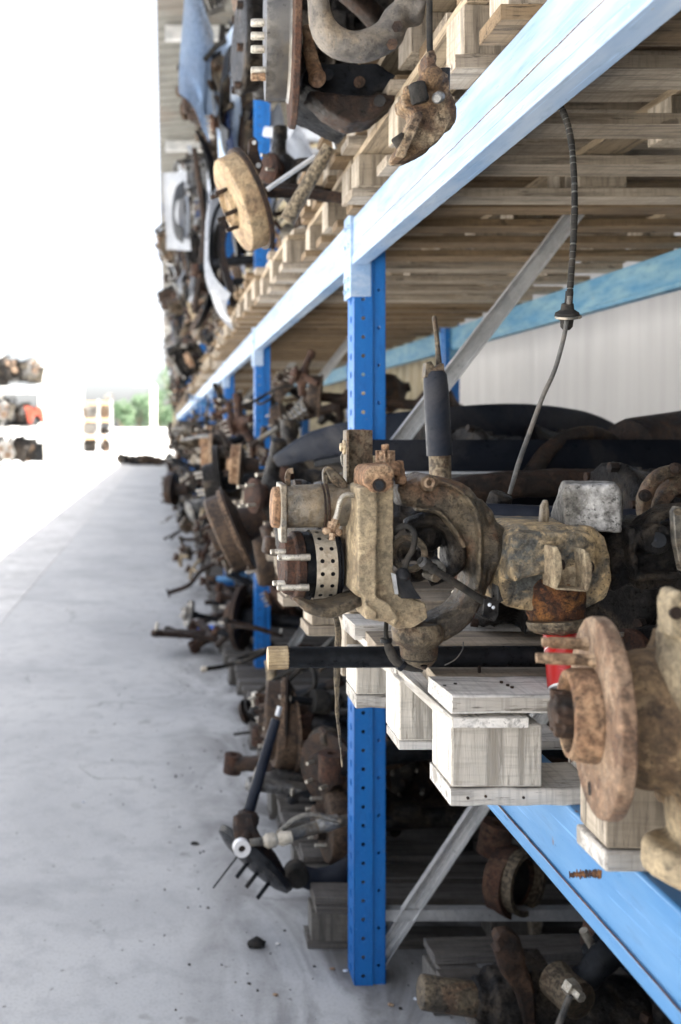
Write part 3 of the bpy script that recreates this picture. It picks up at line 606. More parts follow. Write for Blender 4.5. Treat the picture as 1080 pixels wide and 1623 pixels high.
b = MB(); b.plate(o4([(940, 782), (1002, 790), (1000, 850), (985, 878), (932, 860)]), 1.225, 1.229); b.plate(o4([(1000, 725), (1014, 770), (1022, 790), (1004, 800), (998, 790)]), 1.225, 1.25); b.plate(o4([(930, 858), (985, 876), (985, 880), (930, 862)]), 1.2, 1.229); cb = b.build('clip_bracket', M['black'], ax, bev=.0008)
b = MB(); b.ball(z4(962, 806, 1.2245), 8 * U4, (1, .3, 1)); b.ball(z4(978, 818, 1.2245), 7 * U4, (1, .3, 1)); b.build('paint_spot', M['carwhite'], cb)
b = MB(); b.sweep([z4(520, 880, 1.262), z4(519, 940, 1.25), z4(535, 1000, 1.245), z4(565, 1050, 1.242), z4(620, 1078, 1.24), z4(675, 1090, 1.24)], [9 * U4, 10 * U4, 20 * U4, 20 * U4, 13 * U4, 5 * U4], n=12); lc = b.build('cable', M['rubber'], ax)
b = MB(); b.ring(z4(519, 950, 1.249), (.05, 0, -1), 24 * U4, 10 * U4, 16 * U4, 16); b.ring(z4(578, 1060, 1.242), (.6, 0, -.5), 24 * U4, 10 * U4, 18 * U4, 16); b.build('ferrule', M['black'], lc)
b = MB(); b.sweep([z4(850, 965, 1.28), z4(845, 1000, 1.27), z4(815, 1040, 1.262), z4(770, 1065, 1.26)], 2.5 * U4, n=6); b.build('wire', M['cable'], ax)
# ---- axle housing to the right
b = MB(); b.lathe([(92 * U4, 0), (88 * U4, .03), (96 * U4, .045), (100 * U4, .09)], z4(985, 556, 1.31), (1, .05, 0), 28); b.build('axle_tube', M['white_crust'], ax, disp=.002, dsz=.01)
b = MB()
b.plate(o5([(168, 600), (200, 440), (222, 385), (280, 355), (640, 362), (705, 420), (728, 520), (735, 640), (705, 730), (560, 800), (300, 790), (205, 770), (172, 700)]), 1.255, 1.40)
b.plate(o5([(225, 430), (270, 392), (620, 392), (660, 430), (655, 560), (600, 585), (420, 600), (300, 625), (240, 650), (212, 560)]), 1.236, 1.28)
hs = b.build('housing', metal('ochre_painted_housing', (.42, .31, .17), (.10, .105, .10), (.46, .35, .2), 17, .6, .15, .8, (.55, .44, .28)), ax, vox=.003, sm=16, disp=.0022, dsz=.02)
b = MB(); b.lathe([(150 * U5, -40 * U5), (150 * U5, 60 * U5), (140 * U5, 120 * U5), (128 * U5, 175 * U5), (134 * U5, 195 * U5), (134 * U5, 215 * U5), (100 * U5, 258 * U5)], z5(430, 640, 1.275), (.08, -.12, -1), 40); b.build('flaking_stub', M['crust'], ax, disp=.007, dsz=.008, ang=60, sub=1)
b = MB(); b.lathe([(139 * U5, 0), (139 * U5, 14 * U5), (128 * U5, 40 * U5), (100 * U5, 58 * U5), (60 * U5, 66 * U5)], z5(450, 835, 1.255), (.08, -.12, -1), 32); b.build('stub_cap', M['tan_dark'], ax, disp=.003, dsz=.01)
b = MB()
b.plate(o5([(440, 470), (458, 466), (478, 510), (484, 580), (472, 640), (455, 680), (446, 680), (440, 600)]), 1.205, 1.245)
b.plate(o5([(590, 478), (620, 500), (634, 560), (632, 620), (612, 690), (596, 690), (602, 600)]), 1.205, 1.245)
b.plate(o5([(446, 672), (610, 684), (606, 694), (452, 682)]), 1.205, 1.245); b.plate(o5([(470, 560), (606, 570), (608, 690), (452, 680)]), 1.236, 1.245)
ub = b.build('twin_bracket', M['tan_lit'], ax, bev=.0015)
b = MB(); b.cyl(z5(446, 556, 1.218), z5(486, 556, 1.218), .0065, n=14); b.cyl(z5(590, 566, 1.218), z5(632, 566, 1.218), .0065, n=14); b.build('bolt_hole', M['rust_dark'], ub)
b = MB(); b.prism([(-.5, -.5), (.5, -.5), (.5, .5), (-.5, .5)], Matrix.Identity(4), .001) if False else None
fr = o5([(485, 200), (500, 150), (745, 152), (770, 190), (780, 395), (500, 375)]); bk = o5([(420, 300), (480, 130), (745, 135), (790, 190), (785, 395), (430, 370)])
A = [b.bm.verts.new(P(x, y, 1.265)) for x, y in fr]; B_ = [b.bm.verts.new(P(x, y, 1.38)) for x, y in bk]
b.bm.faces.new(A); b.bm.faces.new(B_[::-1])
for i in range(6): j = (i + 1) % 6; b.bm.faces.new((A[i], A[j], B_[j], B_[i]))
b.build('box_bracket', M['white_crust'], ax, vox=.003, sm=5, disp=.0035, dsz=.012)
b = MB(); b.plate(o5([(372, 345), (380, 262), (396, 230), (412, 232), (420, 300), (414, 345)]), 1.30, 1.31); b.build('tab', M['grey_dust'], ax, bev=.002)
b = MB()
b.plate(o5([(715, 410), (840, 355), (1100, 350), (1110, 640), (1090, 690), (860, 680), (850, 640), (735, 700)]), 1.29, 1.42)
b.plate(o5([(812, 370), (850, 365), (870, 600), (1080, 590), (1090, 640), (850, 640), (835, 560)]), 1.268, 1.32)
b.lathe([(78 * U5, 0), (78 * U5, .05)], z5(962, 428, 1.258), (0, 1, 0), 8); b.sweep([z5(880, 350, 1.3), z5(960, 300, 1.3), z5(1060, 270, 1.31)], [20 * U5, 26 * U5, 30 * U5], .02, up=(0, 1, 0), sq=True)
dk = b.build('gear_case', M['grease'], ax, vox=.0032, sm=4, disp=.005, dsz=.015)
b = MB(); b.cyl(z5(962, 432, 1.2555), z5(962, 432, 1.2595), 38 * U5, n=18); b.build('bore', M['black'], dk)
b = MB(); b.ball(z5(966, 436, 1.258), 24 * U5, (1, .4, 1)); b.build('plug', M['navy'], dk)
b = MB(); b.plate(o5([(1040, 290), (1060, 262), (1086, 270), (1120, 330), (1120, 590), (1080, 590), (1050, 440)]), 1.235, 1.247); lk = b.build('link_plate', M['grey_dust'], ax, bev=.0015, disp=.002, dsz=.02)
for q in ((1062, 288), (1076, 560)): b = MB(); b.cyl(z5(*q, 1.224), z5(*q, 1.237), 20 * U5, n=6); b.build('bolt', M['tan_dark'], lk, bev=.0008)
# ---- arched bracket upper right
ab = thing('arched_bracket', P(1050, 830, 1.45), 'tan arched flange bracket with bolts at the right edge behind the axle', 'bracket')
b = MB(); mk = lambda l: [(740 + x / 3.176, 720 + y / 3.176) for x, y in l]
b.sweep([P(*mk([q])[0], 1.43) for q in ((888, 360), (895, 220), (950, 120), (1040, 85), (1130, 110), (1190, 200))], [28 * U5, 34 * U5, 36 * U5, 36 * U5, 34 * U5, 30 * U5], .01, up=(0, 1, 0), sq=True)
b.sweep([P(*mk([q])[0], 1.455) for q in ((925, 360), (940, 250), (990, 175), (1060, 160), (1120, 200))], [24 * U5, 40 * U5, 44 * U5, 44 * U5, 40 * U5], .03, up=(0, 1, 0), sq=True)
b.build('arch', M['tan_dark'], ab, vox=.003, sm=4, disp=.003, dsz=.015)
for q in ((897, 208), (1050, 72)): b = MB(); b.cyl(P(*mk([q])[0], 1.408), P(*mk([q])[0], 1.425), 26 * U5, n=6); b.cyl(P(*mk([q])[0], 1.417), P(*mk([q])[0], 1.424), 34 * U5, n=18); b.build('bolt', M['rust_dark'], ab, bev=.001)
# ---- tubes behind the axle
t = thing('tube', P(900, 815, 1.6), 'smooth blue grey tube lying across behind the tan axle', 'tube')
b = MB(); b.cyl(P(745, 815, 1.62), P(1160, 832, 1.5), .0195, n=28); b.build('pipe', M['navy'], t)
t2 = thing('square_bar', P(850, 760, 2.1), 'dusty grey steel rail lying level across the middle shelf below the black bumper', 'rail')
b = MB(); a, c = P(640, 748, 2.15), P(1240, 776, 2.15); b.bx(a.x, 1.42, 2.15, 2.18, c.z, a.z); b.bx(a.x, 1.42, 2.135, 2.15, a.z - .006, a.z); b.bx(a.x, 1.42, 2.135, 2.15, c.z, c.z + .006); b.build('channel', M['zinc'], t2, bev=.002, disp=.004, dsz=.1)
# ---- black half shaft with splined end
sh = thing('axle_shaft', P(440, 1042, 1.345), 'long black half shaft with a bare splined end poking out under the axle', 'shaft')
b = MB(); b.cyl(P(456, 1042, 1.345), P(905, 1040, 1.345), .0147, .0147, 32); b.build('shaft', M['black'], sh)
b = MB(); n = 72; c0 = P(424, 1043, 1.345); c1 = P(457, 1042, 1.345); rs = []
for x, f in ((0, .82), (.03, .98), (.12, 1), (.94, 1), (1, .93)):
    c = c0.lerp(c1, x); rs.append([c + Vector((0, math.cos(k_ * 2 * math.pi / n), math.sin(k_ * 2 * math.pi / n))) * (.0162 if k_ % 4 < 2 else .0151) * f for k_ in range(n)])
b.loops(rs); b.build('splines', metal('bare_splines', (.50, .40, .26), (.42, .33, .2), (.3, .22, .13), 20, .5, .4, .2), sh, ang=20)
# ---- red can
cn = thing('can', P(885, 1045, 1.27), 'small red can with a pale base standing tilted under the flaking stub', 'can')
cd = Vector((-.20, -.75, -1)).normalized(); ctop = P(888, 988, 1.27); r = .0225; L_ = .094
b = MB(); b.lathe([(r * .8, 0), (r * .95, .003), (r, .008), (r, L_ - .008), (r * .97, L_ - .002)], ctop, cd, 36); b.build('body', M['canred'], cn)
b = MB(); b.lathe([(r * .97, L_ - .002), (r * .9, L_), (r * .84, L_ - .001), (r * .7, L_ - .007), (.0005, L_ - .010)], ctop, cd, 36); b.build('base', M['canwhite'], cn)
b = MB(); b.lathe([(r * 1.012, .040), (r * 1.012, .0415)], ctop, cd, 36); b.build('band', M['canwhite'], cn)
# ---- foreground hub
fa = R(10); fdir = Vector((math.cos(fa), -math.sin(fa), -.012)).normalized(); fo = P(940, 1134, .945)
fg = thing('wheel_hub', fo, 'dusty brown wheel hub with round flange and two long studs at right edge', 'hub')
b = MB(); b.lathe([(.03, .0), (.0935, 0), (.0955, .001), (.0965, .003), (.0965, .0125), (.0955, .014), (.05, .014)], fo, fdir, 72); fl = b.build('flange', metal('brown_flange', (.30, .20, .13), (.16, .095, .06), (.40, .30, .21), 22, .75, .08, .55), fg, disp=.0004, dsz=.015, ang=30)
b = MB(); b.lathe([(.046, .0), (.045, -.018), (.042, -.025), (.037, -.026), (.035, -.022), (.033, .0)], fo, fdir, 48); b.build('hub_rim', M['rust_lit'], fg, bev=.001)
b = MB(); b.lathe([(.034, 0), (.031, -.012), (.022, -.02), (.022, -.030), (.015, -.031), (.015, -.038), (.009, -.041)], fo, fdir, 12)
for q in range(6):
    t = q * math.pi / 3; a_, b_, d_ = frame(fdir); b.box(fo + d_ * -.03 + (a_ * math.cos(t) + b_ * math.sin(t)) * .019, (.016, .009, .009), fdir.to_track_quat('X', 'Z').to_matrix().to_4x4())
b.build('castle_nut', M['rust_dark'], fg, vox=.0016, sm=2)
a_, b_, d_ = frame(fdir)
def fpt(px, py, t):  # point on the flange plane under a photo pixel
    q = P(px, py, 1) - Vector((0, 0, CH)); k_ = (fo - Vector((0, 0, CH))).dot(fdir) / q.dot(fdir); return Vector((0, 0, CH)) + q * k_ + fdir * t
for (x, y, L_) in ((931, 1021, .043), (942, 1047, .054)):
    b = MB(); p = fpt(x, y, 0); b.lathe([(.0075, 0), (.0062, -.006)] + [(.0062 if k_ % 2 else .0055, -.008 - k_ * .0011) for k_ in range(int((L_ - .016) / .0011))] + [(.005, -L_ + .006), (.0048, -L_)], p, fdir, 16); b.build('stud', M['rust_lit'], fg, ang=80)
for x, y in ((945, 1152), (935, 1250), (905, 1200)):
    b = MB(); p = fpt(x, y, 0); b.lathe([(.0068, -.0004), (.0052, -.0008), (.0045, .002), (.0005, .003)], p, fdir, 16); b.build('stud_hole', M['rust_dark'], fl)
b = MB(); b.lathe([(.06, .016), (.062, .03), (.066, .04), (.068, .062), (.080, .064), (.084, .07), (.084, .082), (.076, .086), (.078, .12), (.088, .15), (.10, .2), (.1, .42)], fo, fdir, 44)
for q in range(8):
    t = q * math.pi / 4 + .3; c = fo + d_ * .066 + (a_ * math.cos(t) + b_ * math.sin(t)) * .08; b.lathe([(.012, 0), (.012, .022)], c, fdir, 12)
b.build('hub_barrel', metal('sandy_brown_barrel', (.24, .165, .09), (.13, .085, .05), (.36, .27, .16), 14, .75, .1, .6), fg, vox=.0035, sm=3, disp=.003, dsz=.02)
b = MB()
b.sweep([P(1115, 1000, .9), P(1120, 1130, .9), P(1126, 1250, .9), P(1126, 1330, .9)], [.036, .05, .038, .032], .05, up=(0, 1, 0), n=16)
b.lathe([(.045, 0), (.05, .006), (.048, .03)], P(1112, 1345, .9), (-.15, 0, -1), 24)
b.plate([(1062, 1010), (1060, 955), (1070, 934), (1086, 938), (1100, 1010)], .875, .9)
b.build('steering_knuckle', M['tan_lit'], fg, vox=.0036, sm=5, disp=.0035, dsz=.02)
b = MB(); p = P(1073, 972, .8735); b.cyl(p, p + Vector((0, .004, 0)), .006, n=14); b.build('bore', M['rust_dark'], fg)
# ---- shock absorber standing behind
sk = thing('shock_absorber', P(700, 745, 1.75), 'black shock absorber standing upright behind the tan yoke', 'shock absorber')
d = 1.75; u = d / FPX
b = MB(); b.lathe([(20 * u, 0), (19.5 * u, 100 * u), (18 * u, 128 * u), (14 * u, 134 * u)], P(697, 722, d), P(690, 592, d) - P(697, 722, d), 28); b.build('dust_tube', M['navy'], sk)
b = MB(); b.cyl(P(699, 775, d), P(697, 716, d), 17 * u, n=24); b.build('damper_tube', M['tan_dark'], sk)
b = MB(); b.plate([(676, 575), (684, 572), (690, 582), (700, 575), (704, 576), (706, 596), (674, 598)], d - .012, d + .012); b.sweep([P(697, 590, d), P(693, 540, d), P(689, 506, d), P(688, 500, d)], [5 * u, 4 * u, 4 * u, 2 * u], n=10); b.build('top_mount', M['tan_dark'], sk, bev=.001)
# ---- hanging cables
hc = thing('hanging_cable', P(888, 165, 1.33), 'thin grey cable with a round rubber grommet dangling from the upper shelf', 'cable')
d = 1.33; pts = [P(x, y, d + .01 * math.sin(y / 90)) for x, y in ((872, 120), (886, 160), (902, 205), (909, 260), (911, 330), (908, 400), (903, 470), (899, 500), (895, 530), (880, 585), (860, 630), (838, 690), (822, 735), (808, 783))]
b = MB(); b.sweep(pts, [.003, .0035, .0037, .0037, .0035, .0034, .003, .003, .003, .003, .0032, .0032, .0033, .0028], n=10); b.build('jacket', M['cable'], hc)
b = MB()
pp = smooth_pts(pts[1:7], 6); rq = random.Random(2)
for i in range(0, len(pp) - 1): b.ring(pp[i], pp[i + 1] - pp[i], (.0040 + rq.uniform(0, .0006)), .0025, (pp[i + 1] - pp[i]).length * rq.uniform(.7, .97), 10)
b.build('heat_sleeve', M['rubber'], hc)
b = MB(); c = P(899, 500, d); b.lathe([(.003, -.018), (.008, -.016), (.009, -.008), (.0155, -.004), (.0165, 0), (.0155, .004), (.009, .006), (.008, .016), (.0045, .02)], c, (.06, .25, -1), 24); b.build('grommet', M['rubber'], hc)
b = MB(); b.ring(c + Vector((0, -.004, -.001)), (.06, .25, -1), .0172, .013, .003, 28); b.build('washer', M['grey_dust'], hc)
b = MB(); b.cyl(P(903, 462, d), P(901, 484, d), .0055, n=10); b.build('ferrule', M['black'], hc)
c2 = thing('hanging_strap', P(536, 975, 1.5), 'worn dark strap hanging down in front of the nearest post beside the pallet', 'strap')
b = MB(); b.sweep([P(x, y, 1.5) for x, y in ((528, 955), (536, 1000), (535, 1060), (534, 1110), (538, 1165), (543, 1215))], [.0035, .005, .0055, .0035, .0022, .0012], .0025, up=(0, 1, 0), n=8); b.build('webbing', M['tan_dark'], c2, disp=.004, dsz=.02)
# ---- brake caliper hanging in front of the upper beam
cp = thing('brake_caliper', P(685, 80, 1.3), 'rusty brake caliper hanging on a dark hose in front of the pale blue upper beam', 'brake caliper')
z2 = lambda x, y: (540 + x / 2, y / 2)
b = MB(); d = 1.3; u = d / FPX
b.sweep([P(681, -60, d), P(681, 40, d), P(682, 84, d)], 5 * u, n=12); b.build('hose', M['rubber'], cp)
b = MB()
b.plate([z2(*q) for q in ((270, 160), (296, 175), (310, 215), (345, 235), (348, 290), (366, 320), (360, 370), (330, 425), (280, 470), (225, 495), (180, 502), (172, 488), (200, 440), (215, 400), (235, 350), (200, 330), (195, 300), (235, 290), (255, 235), (275, 215))], 1.285, 1.33)
b.plate([z2(*q) for q in ((235, 355), (262, 350), (262, 372), (215, 470), (205, 500), (172, 496))], 1.262, 1.30)
b.lathe([(26 * u * .5, 0), (24 * u * .5, .02)], P(*z2(205, 300), 1.29), (1, 0, .3), 14)
b.ball(P(*z2(290, 250), 1.285), 20 * u); b.ball(P(*z2(330, 360), 1.30), 19 * u, (1, 1, 1.6)); b.ball(P(*z2(286, 190), 1.3), 9 * u, (1, 1, 2))
cb_ = b.build('body', metal('caliper_rust', (.22, .14, .075), (.10, .06, .04), (.42, .33, .22), 26, .75, .1, .8, (.45, .36, .25)), cp, vox=.0022, sm=4, disp=.004, dsz=.012)
b = MB(); b.lathe([(10 * u, 0), (13 * u, .002), (14 * u, .024), (12 * u, .027)], P(*z2(240, 262), 1.275), (.25, .1, -1), 18); b.build('slide_boot', M['rubber'], cp)
b = MB(); b.lathe([(9 * u, 0), (11 * u, .002), (10 * u, .02)], P(*z2(178, 430), 1.275), (.4, .1, -.6), 16); b.build('slide_boot', M['rubber'], cp)
b = MB(); b.lathe([(9 * u, 0), (9 * u, .03)], P(*z2(330, 218), 1.30), (0, .1, -1), 14); b.build('slide_boot', M['black'], cp)
b = MB(); b.lathe([(6 * u, 0), (9 * u, .003), (9 * u, .012), (5 * u, .014)], P(*z2(306, 312), 1.265), (.3, .5, .3), 14); b.build('bleed_nipple', M['alu'], cp)
# ---- upper left cluster
d = 1.95; u = d / FPX
rt = thing('brake_drum', P(430, 50, d), 'smooth grey brake drum seen edge-on with pale studs, on the upper shelf', 'brake drum')
b = MB(); b.lathe([(60 * u, 0), (100 * u, 2 * u), (107 * u, 3 * u), (107 * u, 36 * u), (112 * u, 40 * u)], P(418, 48, d), (1, -.08, 0), 48); b.build('drum', metal('smooth_grey_drum', (.10, .10, .105), (.13, .125, .12), (.17, .15, .12), 8, .45, .5, .1, (.4, .38, .34)), rt, ang=45)
b = MB(); b.lathe([(118 * u, 40 * u), (150 * u, 42 * u), (152 * u, 52 * u), (110 * u, 54 * u)], P(418, 48, d), (1, -.08, 0), 40); b.build('backing_plate', M['rust'], rt, bev=.002)
for y in (36, 57, 78, 112, 122):
    b = MB(); p = P(398, y, d - .05); b.lathe([(5 * u, 0), (6 * u, .003), (6 * u, .03), (8 * u, .032)], p, (1, 0, 0), 10); b.build('stud', M['zinc_bolt'] if y < 120 else M['rust_lit'], rt)
d = 1.7; u = d / FPX
ex = thing('bent_arm', P(575, 70, d), 'thick curved grey-brown cast arm at the top on the upper shelf', 'suspension arm')
b = MB(); b.sweep([P(x, y, d) for x, y in ((505, -90), (505, 10), (522, 58), (565, 75), (612, 58), (632, 25), (668, 18))], [15 * u, 17 * u, 22 * u, 24 * u, 26 * u, 22 * u, 20 * u], .032, up=(0, 1, 0), n=16)
b.lathe([(24 * u, 0), (26 * u, .05)], P(632, -8, d - .01), (.8, 0, -.5), 16); b.build('arm', metal('grey_brown_arm', (.19, .165, .135), (.13, .12, .11), (.34, .26, .17), 12, .55, .3, .4), ex, vox=.004, sm=6, disp=.004, dsz=.03)
for q in ((630, 42), (622, 70)): b = MB(); b.cyl(P(*q, d - .040), P(*q, d - .025), 9 * u, n=6); b.build('bolt', M['rust_dark'], ex)
lkk = thing('drop_link', P(498, 100, 1.9), 'short rusty link with a round eye hanging beside the grey drum', 'link')
b = MB(); b.sweep([P(486, 40, 1.9), P(492, 85, 1.9), P(502, 122, 1.9)], [8 * u, 12 * u, 15 * u], .012, up=(0, 1, 0), n=12); b.ball(P(503, 124, 1.895), 17 * u); b.cyl(P(503, 122, 1.87), P(503, 122, 1.9), 8 * u); b.build('bar', M['rust_lit'], lkk, vox=.004, disp=.003)
sf = thing('subframe', P(545, 160, 2.0), 'black pressed-steel subframe with rusty slots resting on the upper pallets', 'subframe'); d = 2.0; u = d / FPX
b = MB(); b.plate([(488, 100), (600, 100), (640, 122), (636, 150), (600, 142), (570, 178), (520, 152), (480, 130)], d, d + .25); m0 = b.build('pressing', M['black'], sf, vox=.006, sm=4, disp=.01, dsz=.08)
b = MB(); b.plate([(486, 142), (560, 150), (640, 146), (620, 168), (590, 190), (556, 196), (520, 175)], d - .03, d + .05); b.build('lower_lip', M['rust_dark'], sf, vox=.005, sm=3, disp=.008, dsz=.05)
for x, y, c in ((570, 130, 'rust_dark'), (520, 118, 'black'), (602, 160, 'black')): b = MB(); b.cyl(P(x, y, d - .036), P(x, y, d + .01), 9 * u, n=12); b.build('bolt', M[c], sf)
dr = thing('brake_drum', P(380, 325, 2.6), 'tilted sandy brake drum leaning out over the aisle above the second post', 'brake drum')
ax_ = Vector((1, .1, .42)).normalized(); c = P(366, 328, 2.6)
b = MB(); b.lathe([(.045, .0), (.05, -.012), (.055, .0), (.112, .002), (.128, .006), (.132, .014), (.132, .052), (.140, .055), (.140, .066), (.125, .066), (.12, .02), (.05, .016)], c, ax_, 48); dd_ = b.build('drum', metal('sandy_drum', (.30, .21, .12), (.38, .29, .18), (.13, .075, .045), 12, .75, .08, .5), dr, disp=.002, dsz=.03, ang=35)
a_, b_, q_ = frame(ax_)
for k_ in range(5):
    t = k_ * 2 * math.pi / 5 + .4; b = MB(); b.cyl(c + (a_ * math.cos(t) + b_ * math.sin(t)) * .055, c + (a_ * math.cos(t) + b_ * math.sin(t)) * .055 - q_ * .035, .006, n=10); b.build('stud', M['rust_dark'], dr)
b = MB(); b.ring(c + q_ * .052, ax_, .1425, .13, .012, 48); b.build('rim', M['rust_dark'], dr)
hg = thing('hanger', P(405, 265, 2.65), 'rusty drilled hanger plate standing beside the tilted sandy drum', 'bracket')
b = MB(); b.plate([(395, 222), (402, 215), (409, 222), (410, 240), (417, 262), (412, 275), (400, 276), (388, 262), (394, 240)], 2.62, 2.65); b.build('plate', M['rust_dark'], hg, bev=.004)
b = MB(); b.cyl(P(403, 226, 2.615), P(403, 226, 2.655), .006, n=12); b.cyl(P(410, 262, 2.615), P(410, 262, 2.655), .007, n=12); b.build('hole', M['zinc'], hg)
st = thing('strut', P(500, 260, 2.3), 'dark strut lying diagonally beside a bright rod on the upper shelf', 'strut')
b = MB(); b.cyl(P(455, 350, 2.4), P(522, 232, 2.35), .020, .016, 20); b.build('damper', M['tan_dark'], st)
b = MB(); b.cyl(P(424, 300, 2.45), P(500, 248, 2.45), .0065, n=12); b.build('rod', M['zinc'], st)
b = MB(); b.cyl(P(521, 190, 2.3), P(532, 236, 2.3), .0045, n=10); b.ball(P(522, 193, 2.3), .011); b.build('link', M['zinc'], st)
# ---- bumper behind
bp = thing('bumper', P(740, 690, 2.95), 'long curved black bumper lying across the middle shelf behind the nearest post', 'bumper'); d = 3.0
b = MB(); top = [(440, 700), (500, 676), (600, 657), (720, 645), (830, 642), (920, 652), (985, 678), (1012, 700)]; pts = []
pr = [P(x, y + 30, d + .25 * ((x - 725) / 290) ** 2 - .15) for x, y in top]
b.sweep(pr, [.02, .045, .055, .058, .06, .058, .05, .02], [.02, .02, .02, .02, .02, .02, .02, .02], up=(0, 1, 0), sq=True, k=6); bo = b.build('skin', M['navy'], bp, bev=.006, disp=.006, dsz=.25)
b = MB(); b.sweep([q + Vector((0, -.02, -.055)) for q in pr[1:-1]], .012, .02, up=(0, 1, 0), sq=True); b.build('lower_lip', M['black'], bp)

# ------------------------------------------------------------------ scrap parts: one of each kind is built, the rest are copies
def T(name, cat): 
    o = thing(name, (0, 0, 0), 'x', cat); return o
TPL = {}
def t_drum():
    o = T('brake_drum', 'brake drum'); b = MB()
    b.lathe([(.03, -.02), (.05, -.02), (.055, 0), (.125, .004), (.132, .012), (.132, .055), (.142, .058), (.142, .07), (.125, .07), (.12, .02), (.03, .012)], (0, 0, .14), (1, 0, 0), 32); b.build('drum', M['rust_mid'], o, disp=.003)
    b = MB(); b.lathe([(.03, .07), (.15, .072), (.15, .078), (.06, .1), (.045, .2)], (0, 0, .14), (1, 0, 0), 24); b.build('backing_plate', M['rust_dark'], o)
    for k in range(5):
        t = k * 2 * math.pi / 5; b = MB(); b.cyl((-.035, .08 * math.cos(t), .14 + .08 * math.sin(t)), (.002, .08 * math.cos(t), .14 + .08 * math.sin(t)), .007, n=8); b.build('stud', M['rust_dark'], o)
    return o
def t_disc():
    o = T('brake_disc', 'brake disc'); b = MB()
    b.lathe([(.03, -.05), (.07, -.05), (.075, -.04), (.078, 0), (.145, 0), (.145, .022), (.07, .022), (.06, -.03), (.03, -.03)], (0, 0, .145), (1, 0, 0), 40); b.build('disc', M['rust'], o, ang=30)
    for k in range(4):
        t = k * math.pi / 2 + .5; b = MB(); b.cyl((-.085, .05 * math.cos(t), .145 + .05 * math.sin(t)), (-.045, .05 * math.cos(t), .145 + .05 * math.sin(t)), .0065, n=8); b.build('stud', M['zinc_bolt'], o)
    b = MB(); b.sweep([(.02, .04, .26), (.05, .10, .22), (.06, .12, .14), (.05, .1, .06)], [.03, .04, .04, .03], .035, up=(1, 0, 0), sq=True); b.build('caliper', M['tan_clut'], o, vox=.009, sm=3, disp=.01)
    b = MB(); b.lathe([(.04, .02), (.05, .05), (.03, .12), (.028, .3), (.02, .34)], (0, 0, .145), (1, 0, 0), 14); b.build('stub_shaft', M['black'], o)
    return o
def coil(b, c0, c1, r, w, turns, n=14):
    c0, c1 = Vector(c0), Vector(c1); a, e, d = frame(c1 - c0); L = (c1 - c0).length
    b.sweep([c0 + d * L * i / (turns * n) + (a * math.cos(i * 2 * math.pi / n) + e * math.sin(i * 2 * math.pi / n)) * r for i in range(turns * n + 1)], w, n=8, k=1)
def t_strut():
    o = T('strut', 'strut'); b = MB()
    b.lathe([(.018, -.05), (.024, 0), (.026, .28), (.03, .3), (.022, .31)], (0, 0, .09), (1, 0, 0), 18); b.build('damper', M['black'], o)
    b = MB(); b.cyl((.3, 0, .09), (.52, 0, .09), .009, n=12); b.build('rod', M['zinc'], o)
    b = MB(); coil(b, (.2, 0, .09), (.48, 0, .09), .062, .0075, 6); b.build('coil_spring', M['black'], o)
    b = MB(); b.lathe([(.03, 0), (.08, .004), (.07, .012), (.03, .02)], (.19, 0, .09), (1, 0, 0), 24); b.build('spring_seat', M['rust_dark'], o); b = MB(); b.lathe([(.03, 0), (.075, .004), (.06, .03), (.02, .04)], (.48, 0, .09), (1, 0, 0), 24); b.build('spring_seat', M['rust_dark'], o)
    b = MB(); b.box((-.06, 0, .09), (.1, .045, .05)); b.build('clevis', M['rust_dark'], o, vox=.008, sm=2)
    return o
def t_shaft():
    o = T('drive_shaft', 'drive shaft'); b = MB()
    b.cyl((-.32, 0, .05), (.36, 0, .05), .015, n=14); b.cyl((-.52, 0, .05), (-.42, 0, .05), .014, n=14); b.build('shaft', M['black'], o)
    for s, x in ((1, -.38), (-1, .42)):
        b = MB(); b.lathe([(.03, -.05), (.045, -.045), (.047, .0)] + [((.045 - k * .0042) if k % 2 else (.038 - k * .0040), .004 + k * .011) for k in range(7)] + [(.017, .085)], (x, 0, .05), (s, 0, 0), 20); b.build('boot', M['rubber'], o)
    b = MB(); b.lathe([(.012, 0), (.013, .003), (.013, .04), (.018, .045)], (-.56, 0, .05), (1, 0, 0), 16); b.build('splines', M['zinc_bolt'], o)
    return o
def t_arm():
    o = T('control_arm', 'control arm'); b = MB()
    b.sweep([(-.22, 0, .04), (-.08, .05, .05), (.1, .07, .05), (.24, .14, .04)], [.02, .03, .034, .024], .016, up=(0, 0, 1), sq=True)
    b.sweep([(-.2, 0, .04), (-.05, -.03, .05), (.08, -.1, .05), (.2, -.18, .04)], [.02, .03, .03, .024], .016, up=(0, 0, 1), sq=True)
    b.lathe([(.03, -.03), (.03, .03)], (.24, .14, .04), (0, 1, 0), 16); b.lathe([(.03, -.03), (.03, .03)], (.2, -.18, .04), (0, 1, 0), 16); b.lathe([(.028, -.015), (.028, .02)], (-.22, 0, .04), (0, 0, 1), 16)
    b.build('arm', M['rust_dark'], o, vox=.007, sm=3, disp=.006)
    for c in ((.24, .14, .04), (.2, -.18, .04)): b = MB(); b.lathe([(.0, -.036), (.02, -.036), (.02, .036), (.0, .036)], c, (0, 1, 0), 16); b.build('bushing', M['rubber'], o)
    b = MB(); b.cyl((-.22, 0, .06), (-.22, 0, .1), .009, n=10); b.build('ball_stud', M['zinc_bolt'], o); return o
